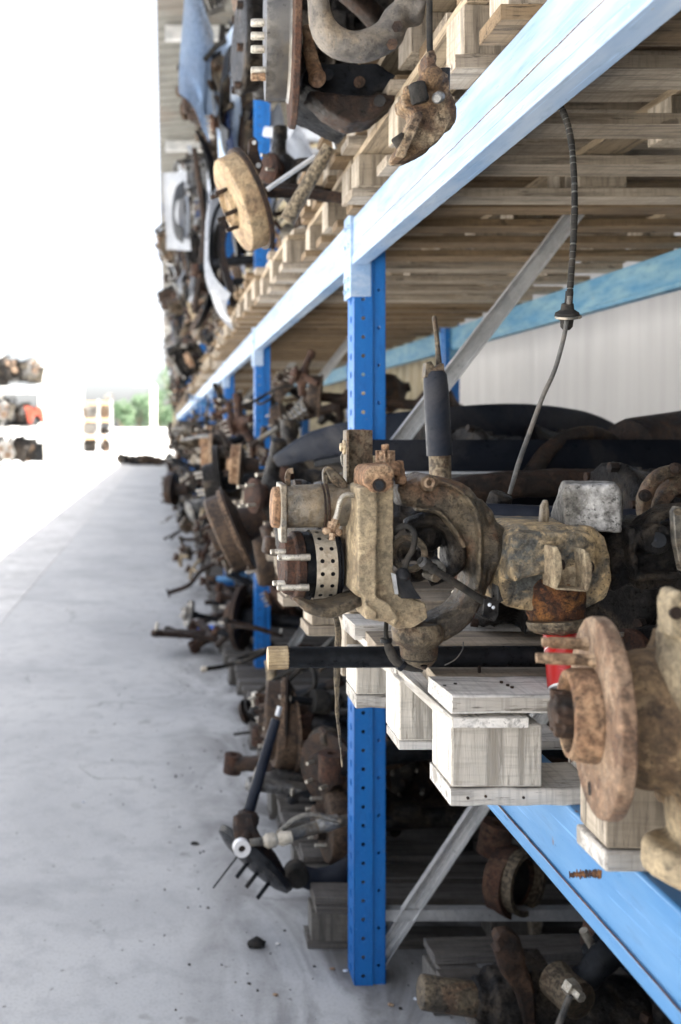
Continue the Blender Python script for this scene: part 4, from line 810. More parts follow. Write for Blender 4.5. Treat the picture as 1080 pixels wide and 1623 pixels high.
def t_knuckle():
    o = T('steering_knuckle', 'steering knuckle'); b = MB()
    b.lathe([(.06, 0), (.07, .03), (.055, .06)], (0, 0, .14), (1, 0, 0), 24); b.sweep([(.03, 0, .14), (.03, .03, .22), (.05, .05, .3)], [.035, .028, .024], .022, up=(1, 0, 0), sq=True)
    b.sweep([(.03, 0, .14), (.04, -.02, .07), (.06, -.03, .02)], [.04, .03, .026], .024, up=(1, 0, 0), sq=True); b.sweep([(.03, 0, .14), (.05, -.09, .15), (.1, -.16, .14)], [.034, .024, .02], .02, up=(1, 0, 0), sq=True); b.lathe([(.03, 0), (.03, .05)], (.05, .05, .28), (0, 0, 1), 14)
    b.build('casting', M['tan_clut'], o, vox=.008, sm=4, disp=.01)
    b = MB(); b.lathe([(.02, -.06), (.05, -.055), (.062, -.045), (.062, -.03), (.04, -.026), (.04, 0)], (0, 0, .14), (1, 0, 0), 24); b.build('wheel_flange', M['rust'], o)
    for k in range(4):
        t = k * math.pi / 2 + .3; b = MB(); b.cyl((-.085, .048 * math.cos(t), .14 + .048 * math.sin(t)), (-.045, .048 * math.cos(t), .14 + .048 * math.sin(t)), .006, n=8); b.build('stud', M['zinc_bolt'], o)
    return o
def t_gear():
    o = T('gearbox', 'gearbox'); b = MB()
    b.lathe([(.13, 0), (.14, .01), (.13, .03), (.1, .12), (.075, .2), (.07, .34), (.05, .38)], (-.16, 0, .14), (1, .1, 0), 20); b.box((-.02, .06, .1), (.16, .14, .16), (0, 0, .2)); b.box((.06, -.07, .14), (.12, .08, .09))
    for k in range(6): b.box((-.06 + k * .05, 0, .14), (.008, .25 - k * .02, .25 - k * .022))
    b.build('case', M['alu'], o, vox=.009, sm=2, disp=.006)
    b = MB(); b.lathe([(.02, 0), (.05, .004), (.05, .018), (.025, .02)], (.22, .03, .14), (1, .1, 0), 16); b.build('output_flange', M['rust'], o)
    for k in range(7):
        t = k * 2 * math.pi / 7; b = MB(); b.cyl((-.172, .128 * math.cos(t), .14 + .128 * math.sin(t)), (-.155, .128 * math.cos(t), .14 + .128 * math.sin(t)), .011, n=6); b.build('bolt', M['rust_dark'], o)
    return o
def t_engine():
    o = T('engine', 'engine'); b = MB()
    b.box((0, 0, .2), (.42, .3, .26)); b.box((0, .02, .38), (.44, .2, .12)); b.box((0, 0, .05), (.36, .22, .1))
    for k in range(4): b.lathe([(.03, 0), (.034, .05), (.03, .1)], (-.15 + k * .1, -.12, .33), (0, -1, .3), 12)
    for k in range(5): b.box((-.18 + k * .09, 0, .2), (.012, .33, .28))
    b.build('block', M['alu'], o, vox=.013, sm=2, disp=.012, dsz=.06)
    b = MB(); b.box((0, .02, .46), (.4, .15, .05)); b.build('valve_cover', M['black'], o, bev=.015)
    for c, r in (((-.24, 0, .12), .08), ((-.24, .08, .3), .06), ((-.24, -.1, .26), .045)):
        b = MB(); b.lathe([(r * .4, -.02), (r, -.018), (r * .9, -.008), (r, .004), (r * .5, .008)], c, (1, 0, 0), 24); b.build('pulley', M['rust_mid'], o)
    b = MB(); b.sweep([(-.2, -.2, .42), (-.05, -.24, .46), (.1, -.22, .44), (.2, -.15, .36)], .022, n=12); b.build('hose', M['rubber'], o)
    return o
def shell(b, f, nu, nv, th=.004):
    G = [[Vector(f(i / nu, j / nv)) for j in range(nv + 1)] for i in range(nu + 1)]
    A = [[b.bm.verts.new(p) for p in r] for r in G]; F = []
    for i in range(nu):
        for j in range(nv): F.append(b.bm.faces.new((A[i][j], A[i + 1][j], A[i + 1][j + 1], A[i][j + 1])))
    bmesh.ops.solidify(b.bm, geom=F, thickness=th)
def t_fender():
    o = T('fender', 'car wing'); b = MB()
    def f(u, v):
        x = -.45 + .9 * u; arch = max(0, 1 - ((x - .02) / .3) ** 2) ** .5 * .3; z0 = arch + .02; z = z0 + (.62 - z0) * v
        return (x, .10 * math.sin(v * 1.6) + .03 * math.cos(u * 3) + (.05 * v ** 6 * 2), z)
    shell(b, f, 22, 9); b.build('skin', M['carblue'], o, ang=60)
    b = MB(); b.sweep([(-.28, .02, .03), (-.24, .03, .19), (-.12, .04, .29), (.02, .045, .325), (.16, .04, .29), (.28, .03, .19), (.32, .02, .03)], .012, .03, up=(0, 1, 0), sq=True); b.build('arch_lip', M['carblue'], o)
    b = MB(); b.sweep([(-.25, .06, .05), (-.18, .12, .22), (.02, .14, .3), (.2, .12, .22), (.28, .06, .05)], .09, .008, up=(0, 1, 0), sq=True); b.build('wheel_liner', M['black'], o); return o
def t_door():
    o = T('car_door', 'car door'); b = MB()
    def f(u, v): return (-.45 + .9 * u + .05 * v, .05 * math.sin(v * 2.6) , .02 + .55 * v)
    shell(b, f, 10, 10, .05); b.build('panel', M['carwhite'], o, ang=60)
    b = MB(); b.sweep([(-.42, .02, .58), (-.28, -.01, .86), (-.1, -.04, .96), (.2, -.05, .98), (.44, -.02, .9), (.5, .03, .58)], .018, .02, up=(0, 1, 0), sq=True); b.build('window_frame', M['black'], o)
    b = MB(); b.box((.3, -.03, .46), (.16, .03, .03)); b.build('handle', M['black'], o, bev=.008)
    b = MB(); b.box((.02, .06, .28), (.6, .04, .36)); b.build('inner_trim', M['black'], o, bev=.02); return o
def t_bumper():
    o = T('bumper', 'bumper'); b = MB()
    def f(u, v):
        x = -.72 + 1.44 * u; return (x, -.14 * (1 - (abs(x) / .72) ** 4) + .02 * math.cos(v * 5), .02 + .26 * v)
    shell(b, f, 24, 7, .006); b.build('skin', M['cardark'], o, ang=60)
    b = MB(); b.sweep([(-.68, -.02, .15), (-.4, -.1, .15), (0, -.12, .15), (.4, -.1, .15), (.68, -.02, .15)], .012, .01, sq=True); b.build('trim_strip', M['black'], o)
    b = MB(); b.sweep([(-.6, .02, .15), (0, -.05, .15), (.6, .02, .15)], .04, .02, up=(0, 1, 0), sq=True); b.build('crash_bar', M['rust_dark'], o); return o
def t_exhaust():
    o = T('exhaust_pipe', 'exhaust'); b = MB(); b.sweep([(-.6, 0, .06), (-.4, .02, .06), (-.25, .05, .14), (-.1, .05, .16), (0, .03, .1)], .022, n=14)
    b.build('pipe', M['rust'], o); b = MB(); b.sweep([(.34, .03, .1), (.45, .0, .1), (.6, -.06, .08)], .022, n=14); b.build('tail_pipe', M['rust'], o)
    b = MB(); b.lathe([(.03, 0), (.085, .015), (.09, .04), (.09, .32), (.08, .345), (.03, .36)], (0, .03, .1), (1, 0, 0), 24); b.build('silencer', M['grey_dust'], o)
    b = MB(); b.lathe([(.02, -.012), (.045, -.01), (.045, .0), (.02, .002)], (-.6, 0, .06), (1, 0, 0), 16); b.build('flange', M['rust_dark'], o); return o
def t_radiator():
    o = T('radiator', 'radiator'); b = MB()
    for k in range(26): b.box((-.25 + k * .02, 0, .22), (.004, .03, .36))
    for k in range(12): b.box((0, 0, .06 + k * .03), (.52, .02, .004))
    b.build('core', M['grey_dust'], o)
    for z in (.03, .42): b = MB(); b.box((0, 0, z), (.56, .055, .05)); b.lathe([(.02, 0), (.02, .07)], (.22, -.02, z), (0, -1, 0), 14); b.build('tank', M['black'], o, bev=.01)
    return o
def t_axle():
    o = T('rear_axle', 'axle'); b = MB(); b.cyl((-.35, 0, .13), (.5, 0, .13), .032, n=18); b.lathe([(.03, 0), (.11, .05), (.14, .12), (.11, .2), (.03, .25)], (.22, 0, .13), (1, 0, 0), 20); b.box((-.16, 0, .16), (.09, .08, .05)); b.box((.02, 0, .1), (.05, .1, .12))
    b.build('housing', M['rust_dark'], o, vox=.009, sm=3, disp=.006)
    b = MB(); b.lathe([(.03, -.05), (.05, -.045), (.055, -.02), (.115, -.015), (.125, 0), (.125, .05), (.135, .055), (.135, .062), (.04, .066)], (-.4, 0, .13), (1, 0, 0), 30); b.build('brake_drum', M['rust_mid'], o)
    for k in range(5):
        t = k * 2 * math.pi / 5 + .2; b = MB(); b.cyl((-.455, .07 * math.cos(t), .13 + .07 * math.sin(t)), (-.41, .07 * math.cos(t), .13 + .07 * math.sin(t)), .0065, n=8); b.build('stud', M['zinc_bolt'], o)
    return o
def t_hose():
    o = T('hose', 'hose'); b = MB(); b.sweep([(-.3, 0, .03), (-.15, .1, .04), (0, .05, .08), (.02, -.1, .06), (-.1, -.12, .03), (-.12, .02, .05), (.1, .12, .09), (.3, .02, .04)], .012, n=10); b.build('tube', M['rubber'], o)
    b = MB(); b.lathe([(.014, 0), (.017, .01), (.017, .03)], (-.32, -.01, .03), (1, 0, 0), 12); b.build('coupling', M['zinc_bolt'], o); return o
def t_frame():
    o = T('subframe', 'subframe'); b = MB()
    b.sweep([(-.4, -.2, .06), (-.2, -.22, .1), (.2, -.22, .1), (.4, -.2, .06)], .035, .03, up=(0, 0, 1), sq=True); b.sweep([(-.36, .2, .06), (0, .16, .08), (.36, .2, .06)], .03, .025, up=(0, 0, 1), sq=True)
    b.sweep([(-.32, -.22, .08), (-.26, 0, .05), (-.3, .2, .07)], .035, .025, up=(0, 0, 1), sq=True); b.sweep([(.32, -.22, .08), (.26, 0, .05), (.3, .2, .07)], .035, .025, up=(0, 0, 1), sq=True)
    b.build('frame', M['black'], o, vox=.011, sm=3, disp=.008, dsz=.05)
    for c in ((-.4, -.2, .06), (.4, -.2, .06), (-.36, .2, .06), (.36, .2, .06)): b = MB(); b.ring(Vector(c) - Vector((0, 0, .04)), (0, 0, 1), .04, .014, .08, 18); b.build('bushing', M['rust'], o)
    return o
def t_mirror():
    o = T('plastic_trim', 'plastic trim'); b = MB()
    def f(u, v): return (-.28 + .56 * u, .05 * math.sin(u * 3.1) * math.cos(v), .01 + .2 * v + .05 * u * (1 - u) * 2)
    shell(b, f, 12, 5, .005); b.build('panel', M['black'], o)
    b = MB(); b.box((0, .02, .1), (.3, .015, .012)); b.build('rib', M['black'], o); return o
for k_, f_ in dict(drum=t_drum, disc=t_disc, strut=t_strut, shaft=t_shaft, arm=t_arm, knuckle=t_knuckle, gear=t_gear, engine=t_engine, fender=t_fender, door=t_door, bumper=t_bumper,
                   exhaust=t_exhaust, radiator=t_radiator, axle=t_axle, hose=t_hose, frame=t_frame, trim=t_mirror).items():
    TPL[k_] = f_(); index_kids(TPL[k_])
# colour variants: adjective + material swap
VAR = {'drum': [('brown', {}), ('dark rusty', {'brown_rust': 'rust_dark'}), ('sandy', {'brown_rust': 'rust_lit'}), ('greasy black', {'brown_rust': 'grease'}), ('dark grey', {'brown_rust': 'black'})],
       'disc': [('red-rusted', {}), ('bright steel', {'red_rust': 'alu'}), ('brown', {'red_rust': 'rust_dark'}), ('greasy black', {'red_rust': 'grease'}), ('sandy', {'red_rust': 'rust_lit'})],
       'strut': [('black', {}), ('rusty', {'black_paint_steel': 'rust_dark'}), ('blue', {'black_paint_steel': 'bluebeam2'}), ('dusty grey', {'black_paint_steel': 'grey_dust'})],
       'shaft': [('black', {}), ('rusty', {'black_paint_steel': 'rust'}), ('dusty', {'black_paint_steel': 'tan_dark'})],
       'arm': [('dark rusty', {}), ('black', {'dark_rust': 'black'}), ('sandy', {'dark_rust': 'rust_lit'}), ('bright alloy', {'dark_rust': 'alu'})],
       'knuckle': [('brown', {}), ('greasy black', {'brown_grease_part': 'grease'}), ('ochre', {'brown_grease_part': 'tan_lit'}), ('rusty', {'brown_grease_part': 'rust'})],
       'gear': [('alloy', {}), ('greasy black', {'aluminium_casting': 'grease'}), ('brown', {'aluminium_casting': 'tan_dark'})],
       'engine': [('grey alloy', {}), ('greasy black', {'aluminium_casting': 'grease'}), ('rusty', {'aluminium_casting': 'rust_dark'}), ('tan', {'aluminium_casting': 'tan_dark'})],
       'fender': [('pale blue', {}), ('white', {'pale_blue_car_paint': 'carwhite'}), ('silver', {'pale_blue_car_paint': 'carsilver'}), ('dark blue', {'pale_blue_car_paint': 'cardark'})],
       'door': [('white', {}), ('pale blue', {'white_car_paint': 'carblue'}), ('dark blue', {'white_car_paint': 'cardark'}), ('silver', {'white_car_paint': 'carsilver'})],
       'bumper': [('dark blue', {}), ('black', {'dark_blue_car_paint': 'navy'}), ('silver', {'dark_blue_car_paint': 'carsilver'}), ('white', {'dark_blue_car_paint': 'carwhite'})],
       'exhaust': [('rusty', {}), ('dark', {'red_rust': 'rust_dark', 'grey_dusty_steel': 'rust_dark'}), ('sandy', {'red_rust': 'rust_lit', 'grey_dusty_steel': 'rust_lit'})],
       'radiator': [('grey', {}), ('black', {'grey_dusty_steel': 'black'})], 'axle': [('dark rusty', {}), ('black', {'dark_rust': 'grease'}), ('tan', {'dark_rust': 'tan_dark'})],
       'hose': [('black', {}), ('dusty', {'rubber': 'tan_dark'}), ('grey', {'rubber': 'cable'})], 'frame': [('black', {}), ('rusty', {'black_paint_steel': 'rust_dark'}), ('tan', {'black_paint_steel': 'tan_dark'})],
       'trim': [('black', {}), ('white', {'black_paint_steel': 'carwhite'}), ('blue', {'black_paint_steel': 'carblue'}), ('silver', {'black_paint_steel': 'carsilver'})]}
ALT = {'drum': 'brake drum', 'disc': 'brake disc', 'strut': 'coil strut', 'shaft': 'booted drive shaft', 'arm': 'forked control arm', 'knuckle': 'steering knuckle', 'gear': 'gearbox', 'engine': 'engine block',
       'fender': 'car wing', 'door': 'car door', 'bumper': 'bumper', 'exhaust': 'exhaust pipe', 'radiator': 'radiator', 'axle': 'drum-ended axle', 'hose': 'coiled hose', 'frame': 'subframe', 'trim': 'trim panel'}
seen = {}
def put(kind, var, loc, rot, sc=1., where='', label=None, swap=None, group=None):
    if TPL[kind].name not in used: used.add(TPL[kind].name); o = TPL[kind]; fresh = True
    else: fresh = False
    adj, mp = VAR[kind][var % len(VAR[kind])]
    if fresh:
        mp2 = {k: M[v] for k, v in mp.items()}; o = copy_tree(TPL[kind], None, mp2)
    else: o = copy_tree(TPL[kind], None, {k: M[v] for k, v in mp.items()})
    o.location = loc; o.rotation_euler = tuple(R(a) for a in rot); o.scale = (sc, sc, sc)
    o['label'] = label or '%s %s %s' % (adj, ALT[kind], where)
    if group: o['group'] = group
    return o
rc = random.Random(11)
LV = {'ground': ['at bottom of ground heap', 'midway up ground heap', 'high in ground heap', 'very high in ground heap', 'atop ground heap'],
      'middle': ['low on middle shelf', 'midway up middle shelf pile', 'high in middle shelf pile', 'very high in middle shelf pile', 'atop middle shelf pile'],
      'upper': ['on upper pallets', 'low in upper heap', 'third up in upper heap', 'mid upper heap', 'fifth up in upper heap', 'sixth up in upper heap', 'seventh up in upper heap', 'near top of upper heap', 'topmost in upper heap']}
def auto(kinds, lvl, layer, bay, slot, nslot, x, y, z, sc, tilt):
    kind = rc.choice(kinds); nv = len(VAR[kind]); v0 = rc.randrange(nv)
    pos = (['near end', 'centre', 'far end'][slot] if nslot == 3 else ['near end', 'far end'][slot]) if nslot < 4 else ['near end', 'before centre', 'past centre', 'far end'][slot]
    where = '%s, %s bay, %s' % (LV[lvl][layer], ORD[bay], pos)
    for t in range(nv):
        lab = '%s %s %s' % (VAR[kind][(v0 + t) % nv][0], ALT[kind], where)
        if lab not in seen: break
    else: return None
    seen[lab] = 1
    long = kind in ('fender', 'door', 'bumper', 'radiator', 'trim')
    reach = {'shaft': .34, 'exhaust': .36, 'strut': .12, 'axle': .38, 'frame': .2}.get(kind, 0)
    x += reach
    if long: rot = (rc.uniform(-12, 12), rc.uniform(-80, 80), rc.choice((90, -90)) + rc.uniform(-9, 9)); x += .06
    else: rot = (rc.uniform(-180, 180) if kind in ('arm', 'knuckle', 'hose') and False else rc.uniform(-tilt, tilt), rc.uniform(-tilt, tilt), rc.uniform(-24, 14) + (180 if rc.random() < .25 and kind in ('strut', 'exhaust', 'hose', 'frame', 'arm') else 0))
    return put(kind, (v0 + t) % nv, (x, y, z), rot, sc, where)
put('engine', 1, P(545, 60, 3.0), (0, 0, 12), 1.3, label='greasy black engine block on the upper shelf behind the thick cast arm')
put('frame', 1, P(640, 40, 2.2), (10, 20, 40), .9, label='rusty subframe behind the top of the hanging caliper hose')
put('gear', 1, P(470, 150, 2.9), (0, 0, 0), 1.1, label='greasy gearbox on the upper shelf below the grey drum')
put('arm', 0, P(470, 330, 2.7), (20, 0, 10), .9, label='dark rusty control arm just right of the tilted sandy drum')
put('knuckle', 1, P(440, 330, 2.9), (0, 0, 30), .8, label='greasy steering knuckle tucked behind the tilted sandy drum')
for i_, (x_, y_, k_, v_) in enumerate(((.75, .75, 'engine', 1), (1.2, .85, 'gear', 1), (.8, 1.35, 'frame', 0), (1.25, 1.4, 'engine', 1), (.75, 1.9, 'gear', 1), (1.2, 2.0, 'engine', 2), (.95, 2.45, 'engine', 1), (1.4, 2.6, 'engine', 1), (.9, .35, 'engine', 1), (1.35, .3, 'gear', 1))):  # unseen parts added to block light falling between the pallet boards
    put(k_, v_, (x_, y_, Z2 + .295), (0, 0, 37 * i_), 1.45, label='added light-blocking %s atop the stacked nearest upper pallets, %s from camera, %s side' % (ALT[k_], ORD[(i_ // 2) if i_ < 8 else 4], 'wall' if i_ % 2 else 'aisle'))
heavy = ['drum', 'disc', 'knuckle', 'axle', 'shaft', 'strut', 'arm', 'gear', 'arm', 'hose', 'knuckle', 'axle', 'strut', 'knuckle']
for b_i in range(1, NB):
    y0 = Y0 + b_i * BAY + .12; ns = 4 if b_i < 5 else (3 if b_i < 8 else 2)
    st_ = (BAY - .2) / ns
    # ground
    for L in range(5 if b_i < 6 else 4):
        for s_ in range(ns):
            if b_i == 1 and s_ == 0 and L == 0: continue
            auto(heavy + ['frame', 'hose', 'exhaust', 'gear'], 'ground', L, b_i, s_, ns, (.17 if b_i > 1 else .42) + L * .08 + rc.uniform(-.14, .18), y0 + (s_ + rc.uniform(.25, .75)) * st_, .14 + L * .125, rc.uniform(.55, .88), 34)
    # middle shelf
    for L in range(5 if b_i < 7 else 4):
        for s_ in range(ns):
            if b_i == 1 and s_ < 2: continue
            auto(heavy, 'middle', L, b_i, s_, ns, (.30 if b_i < 2 else .22) + L * .07 + rc.uniform(-.1, .18), y0 + (s_ + rc.uniform(.2, .8)) * st_, Z1 + .15 + L * .115, rc.uniform(.5, .85), 34)
    # upper heap: mechanical parts below, body panels above
    nl = 7 if b_i < 2 else (9 if b_i < 8 else 8)
    for L in range(nl):
        for s_ in range(ns if b_i < 6 else max(2, ns - 1)):
            n_ = ns if b_i < 6 else max(2, ns - 1); st2 = (BAY - .2) / n_
            if b_i == 1 and (s_ < 2 or L > 1): continue
            hi = L >= (1 if b_i < 3 else 3)
            kinds = ['fender', 'fender', 'bumper', 'door', 'door', 'bumper', 'radiator', 'engine', 'engine', 'exhaust', 'knuckle', 'frame', 'strut', 'arm', 'gear', 'axle', 'drum'] if hi else ['engine', 'gear', 'drum', 'axle', 'radiator', 'exhaust', 'frame', 'knuckle', 'hose', 'strut']
            lean = (.02 * L if b_i < 2 else (-.06 + .004 * L if b_i < 4 else -.14 - .012 * L))
            auto(kinds, 'upper', L, b_i, s_, n_, .46 + lean + rc.uniform(-.08, .16), y0 + (s_ + rc.uniform(.25, .75)) * st2, Z2 + .15 + L * .26, rc.uniform(.65, .95), 32)
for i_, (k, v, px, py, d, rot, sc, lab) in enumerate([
    ('gear', 1, 860, 950, 1.62, (0, 5, -10), .7, 'added greasy gearbox to darken the shadow under the ochre housing'),  # this and the next two: dark parts added to fill the shadow
    ('gear', 1, 1010, 965, 1.6, (0, 0, 30), .75, 'added greasy gearbox to darken the shadow left of the foreground hub ear'),
    ('knuckle', 1, 960, 1000, 1.5, (60, 0, 20), .6, 'added greasy knuckle to darken the shadow behind the red can'),
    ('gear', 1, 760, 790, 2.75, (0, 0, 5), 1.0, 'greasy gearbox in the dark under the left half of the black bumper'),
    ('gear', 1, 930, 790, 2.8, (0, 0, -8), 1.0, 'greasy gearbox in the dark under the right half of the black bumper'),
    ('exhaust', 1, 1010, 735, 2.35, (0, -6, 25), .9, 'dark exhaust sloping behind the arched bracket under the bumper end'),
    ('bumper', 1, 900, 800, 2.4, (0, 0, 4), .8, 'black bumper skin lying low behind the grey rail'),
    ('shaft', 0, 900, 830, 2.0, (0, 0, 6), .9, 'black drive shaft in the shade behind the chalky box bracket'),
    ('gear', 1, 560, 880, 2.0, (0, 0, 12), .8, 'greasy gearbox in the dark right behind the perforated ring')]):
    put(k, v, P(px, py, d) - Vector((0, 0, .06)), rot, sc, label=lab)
# nearest bay: behind the hero axle and on the ground under it
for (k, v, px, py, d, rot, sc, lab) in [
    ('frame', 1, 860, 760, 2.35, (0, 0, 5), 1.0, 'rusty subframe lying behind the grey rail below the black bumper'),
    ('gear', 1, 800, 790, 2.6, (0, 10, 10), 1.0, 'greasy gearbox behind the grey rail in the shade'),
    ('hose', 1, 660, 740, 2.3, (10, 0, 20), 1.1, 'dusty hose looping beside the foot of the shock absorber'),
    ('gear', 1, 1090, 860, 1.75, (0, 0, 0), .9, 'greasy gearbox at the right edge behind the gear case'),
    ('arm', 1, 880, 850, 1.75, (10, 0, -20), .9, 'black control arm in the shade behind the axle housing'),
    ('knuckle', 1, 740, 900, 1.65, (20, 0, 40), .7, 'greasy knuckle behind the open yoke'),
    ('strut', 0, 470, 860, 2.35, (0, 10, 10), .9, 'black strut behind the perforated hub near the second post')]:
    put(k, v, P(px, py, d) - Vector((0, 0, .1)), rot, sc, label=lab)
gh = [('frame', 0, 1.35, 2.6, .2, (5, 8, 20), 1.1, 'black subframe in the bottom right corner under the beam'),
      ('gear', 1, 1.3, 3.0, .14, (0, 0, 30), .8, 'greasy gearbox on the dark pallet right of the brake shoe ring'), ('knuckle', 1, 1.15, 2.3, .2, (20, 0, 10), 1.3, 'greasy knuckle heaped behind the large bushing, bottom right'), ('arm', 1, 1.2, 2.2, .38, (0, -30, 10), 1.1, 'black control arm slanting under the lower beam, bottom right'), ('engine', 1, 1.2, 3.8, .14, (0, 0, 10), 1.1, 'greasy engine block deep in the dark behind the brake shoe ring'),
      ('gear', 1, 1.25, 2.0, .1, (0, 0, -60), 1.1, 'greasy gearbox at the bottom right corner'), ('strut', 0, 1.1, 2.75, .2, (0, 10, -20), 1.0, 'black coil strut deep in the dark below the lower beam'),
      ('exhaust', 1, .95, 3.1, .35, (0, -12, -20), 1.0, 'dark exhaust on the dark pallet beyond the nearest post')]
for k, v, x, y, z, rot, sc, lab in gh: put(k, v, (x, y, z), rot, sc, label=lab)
so_ = thing('axle_stub', P(760, 1600, 2.2), 'greasy axle end with a short bare tan tube pointing at the aisle, bottom right', 'axle'); d = 2.2; u = d / FPX
b = MB(); b.lathe([(24 * u, 0), (26 * u, 3 * u), (26 * u, 84 * u), (30 * u, 86 * u), (30 * u, 98 * u)], P(667, 1572, d), (1, 0, -.14), 28); b.build('bare_tube', M['tan_dark'], so_, disp=.003)
b = MB(); b.lathe([(34 * u, 0), (36 * u, 20 * u), (52 * u, 22 * u), (54 * u, 60 * u), (44 * u, 64 * u), (44 * u, 150 * u), (60 * u, 160 * u), (60 * u, 260 * u)], P(750, 1584, d), (1, 0, -.12), 28); b.box(P(830, 1550, d), (70 * u, .1, 60 * u)); b.build('housing', M['grease'], so_, vox=.006, sm=3, disp=.01)
b = MB(); b.sweep([P(x, y, d - .06) for x, y in ((785, 1480), (800, 1492), (812, 1530), (830, 1570), (836, 1620))], [6 * u, 22 * u, 20 * u, 14 * u, 10 * u], .02, up=(0, 1, 0), sq=True); b.build('blade', M['rust_dark'], so_, bev=.002, disp=.006)
ar = thing('lower_arm', P(900, 1560, 2.1), 'dark curved control arm with a large bushing and bright nut, bottom right', 'control arm'); d = 2.1; u = d / FPX
b = MB(); b.sweep([P(x, y, d) for x, y in ((905, 1560), (930, 1548), (955, 1520), (985, 1508), (1030, 1550), (1070, 1600))], [20 * u, 20 * u, 22 * u, 22 * u, 20 * u, 20 * u], .03, up=(0, 1, 0), n=14); b.build('arm', M['black'], ar, disp=.006)
b = MB(); b.lathe([(24 * u, -.05), (30 * u, -.046), (30 * u, .03)], P(895, 1565, d), (-.3, 1, .1), 24); b.build('bushing', M['tan_clut'], ar, disp=.002); b = MB(); b.lathe([(8 * u, -.02), (8 * u, 0), (14 * u, .0), (14 * u, .02)], P(912, 1572, d - .07), (-.3, 1, .1), 6); b.build('nut', M['zinc_bolt'], ar)
b = MB(); b.sweep([P(905, 1575, d - .07), P(895, 1600, d - .06), P(880, 1640, d - .05)], 5 * u, n=8); b.build('rod', M['cable'], ar)
rr_ = thing('brake_shoe', P(830, 1400, 2.6), 'rusty brake shoe ring standing on edge in the dark under the lower beam', 'brake shoe'); d = 2.6; u = d / FPX
b = MB(); b.ring(P(822, 1402, d), (-.75, 1, 0), 54 * u, 40 * u, .05, 36); b.build('shoe', M['rust'], rr_, disp=.005); b = MB(); b.ring(P(838, 1402, d - .02), (-.75, 1, 0), 50 * u, 42 * u, .03, 36); b.build('lining', M['tan_clut'], rr_); b = MB(); b.lathe([(20 * u, 0), (56 * u, .01), (58 * u, .02)], P(840, 1402, d + .05), (-.75, 1, 0), 30); b.build('backing_plate', M['black'], rr_)
b = MB(); b.plate([(838, 1445), (862, 1440), (858, 1500), (846, 1500)], d, d + .03); b.build('leg', M['grey_dust'], rr_, bev=.002)
# the pale ones right behind the nearest post, on the ground
gx = thing('hub_assembly', P(400, 1340, 2.75), 'black hub backing plate with pale round bush overhanging the floor pallet by the nearest post', 'hub')
d = 2.75; u = d / FPX; n_ = Vector((-.62, -.35, -.62)).normalized()
b = MB(); b.lathe([(.02, 0), (.10, .004), (.125, .014), (.13, .03), (.125, .034), (.1, .02), (.03, .016)], P(396, 1372, d), -n_, 40); b.build('backing_plate', M['black'], gx)
b = MB(); b.ring(P(382, 1341, d - .12), (.1, -1, 0), 13 * u, 5.5 * u, .02, 24); b.build('bush', M['canwhite'], gx)
b = MB(); b.ring(P(382, 1341, d - .115), (.1, -1, 0), 6 * u, 2 * u, .018, 16); b.cyl(P(400, 1300, d), P(386, 1340, d - .09), .02, .016, 16); b.sweep([P(386, 1300, d), P(392, 1330, d - .05), P(420, 1360, d - .03), P(440, 1385, d)], [.03, .035, .03, .02], .025, sq=True); b.build('carrier', M['rust_dark'], gx, bev=.003)
cc_ = P(396, 1372, d); mm_ = Vector((.7, 0, -.7))
for k_, L_ in ((-.045, .12), (-.01, .055), (.03, .055), (.075, .055)): b = MB(); p = cc_ + mm_ * k_ - n_ * .005; b.cyl(p, p + n_ * L_, .006 if L_ < .1 else .0025, n=8); b.build('stud', M['black'], gx)
tr = thing('damper_leg', P(415, 1200, 2.8), 'slim black damper leg slanting up from the black backing plate', 'damper')
b = MB(); b.cyl(P(394, 1288, 2.8), P(438, 1140, 2.85), 9.5 * u, 8 * u, 20); b.build('tube', M['navy'], tr)
b = MB(); b.lathe([(.03, 0), (.032, .05), (.02, .06)], P(388, 1318, 2.78), (.25, 0, 1), 20); b.build('cup', M['rust_dark'], tr)
b = MB(); b.cyl(P(440, 1135, 2.85), P(444, 1120, 2.86), .008, n=10); b.build('rod', M['zinc'], tr)
tk = thing('tie_rod', P(480, 1320, 2.7), 'pale crusted tie rod reaching from the pale bush to the nearest post', 'tie rod')
b = MB(); b.sweep([P(396, 1336, 2.66), P(440, 1330, 2.68), P(500, 1312, 2.72), P(565, 1296, 2.76)], [.010, .014, .018, .014], n=14); b.build('rod', M['grey_dust'], tk)
b = MB(); b.lathe([(.012, 0), (.02, .01), (.02, .03), (.014, .04), (.02, .05), (.016, .08)], P(418, 1334, 2.66), (1, .1, .12), 16); b.build('boot', M['pale_ring'], tk); b = MB(); b.lathe([(.014, 0), (.022, .02), (.018, .06)], P(505, 1310, 2.71), (1, .1, .25), 16); b.build('boot', M['alu'], tk)
b = MB(); b.sweep([P(440, 1322, 2.7), P(470, 1298, 2.7), P(500, 1292, 2.7), P(540, 1302, 2.7)], .008, n=10); b.build('hose', M['grey_dust'], tk)
tu = thing('leaf_arm', P(520, 1380, 2.9), 'long navy curved arm resting on the floor pallet beyond the nearest post', 'suspension arm')
b = MB(); b.sweep([P(470, 1385, 2.85), P(510, 1395, 2.85), P(555, 1375, 2.85), P(600, 1320, 2.9)], [.03, .038, .036, .03], .02, up=(0, 1, 0), n=12); b.build('arm', M['navy'], tu)
b = MB(); b.lathe([(.03, -.03), (.036, -.02), (.036, .02), (.03, .03)], P(470, 1385, 2.85), (0, 1, 0), 16); b.build('bushing', M['rubber'], tu)
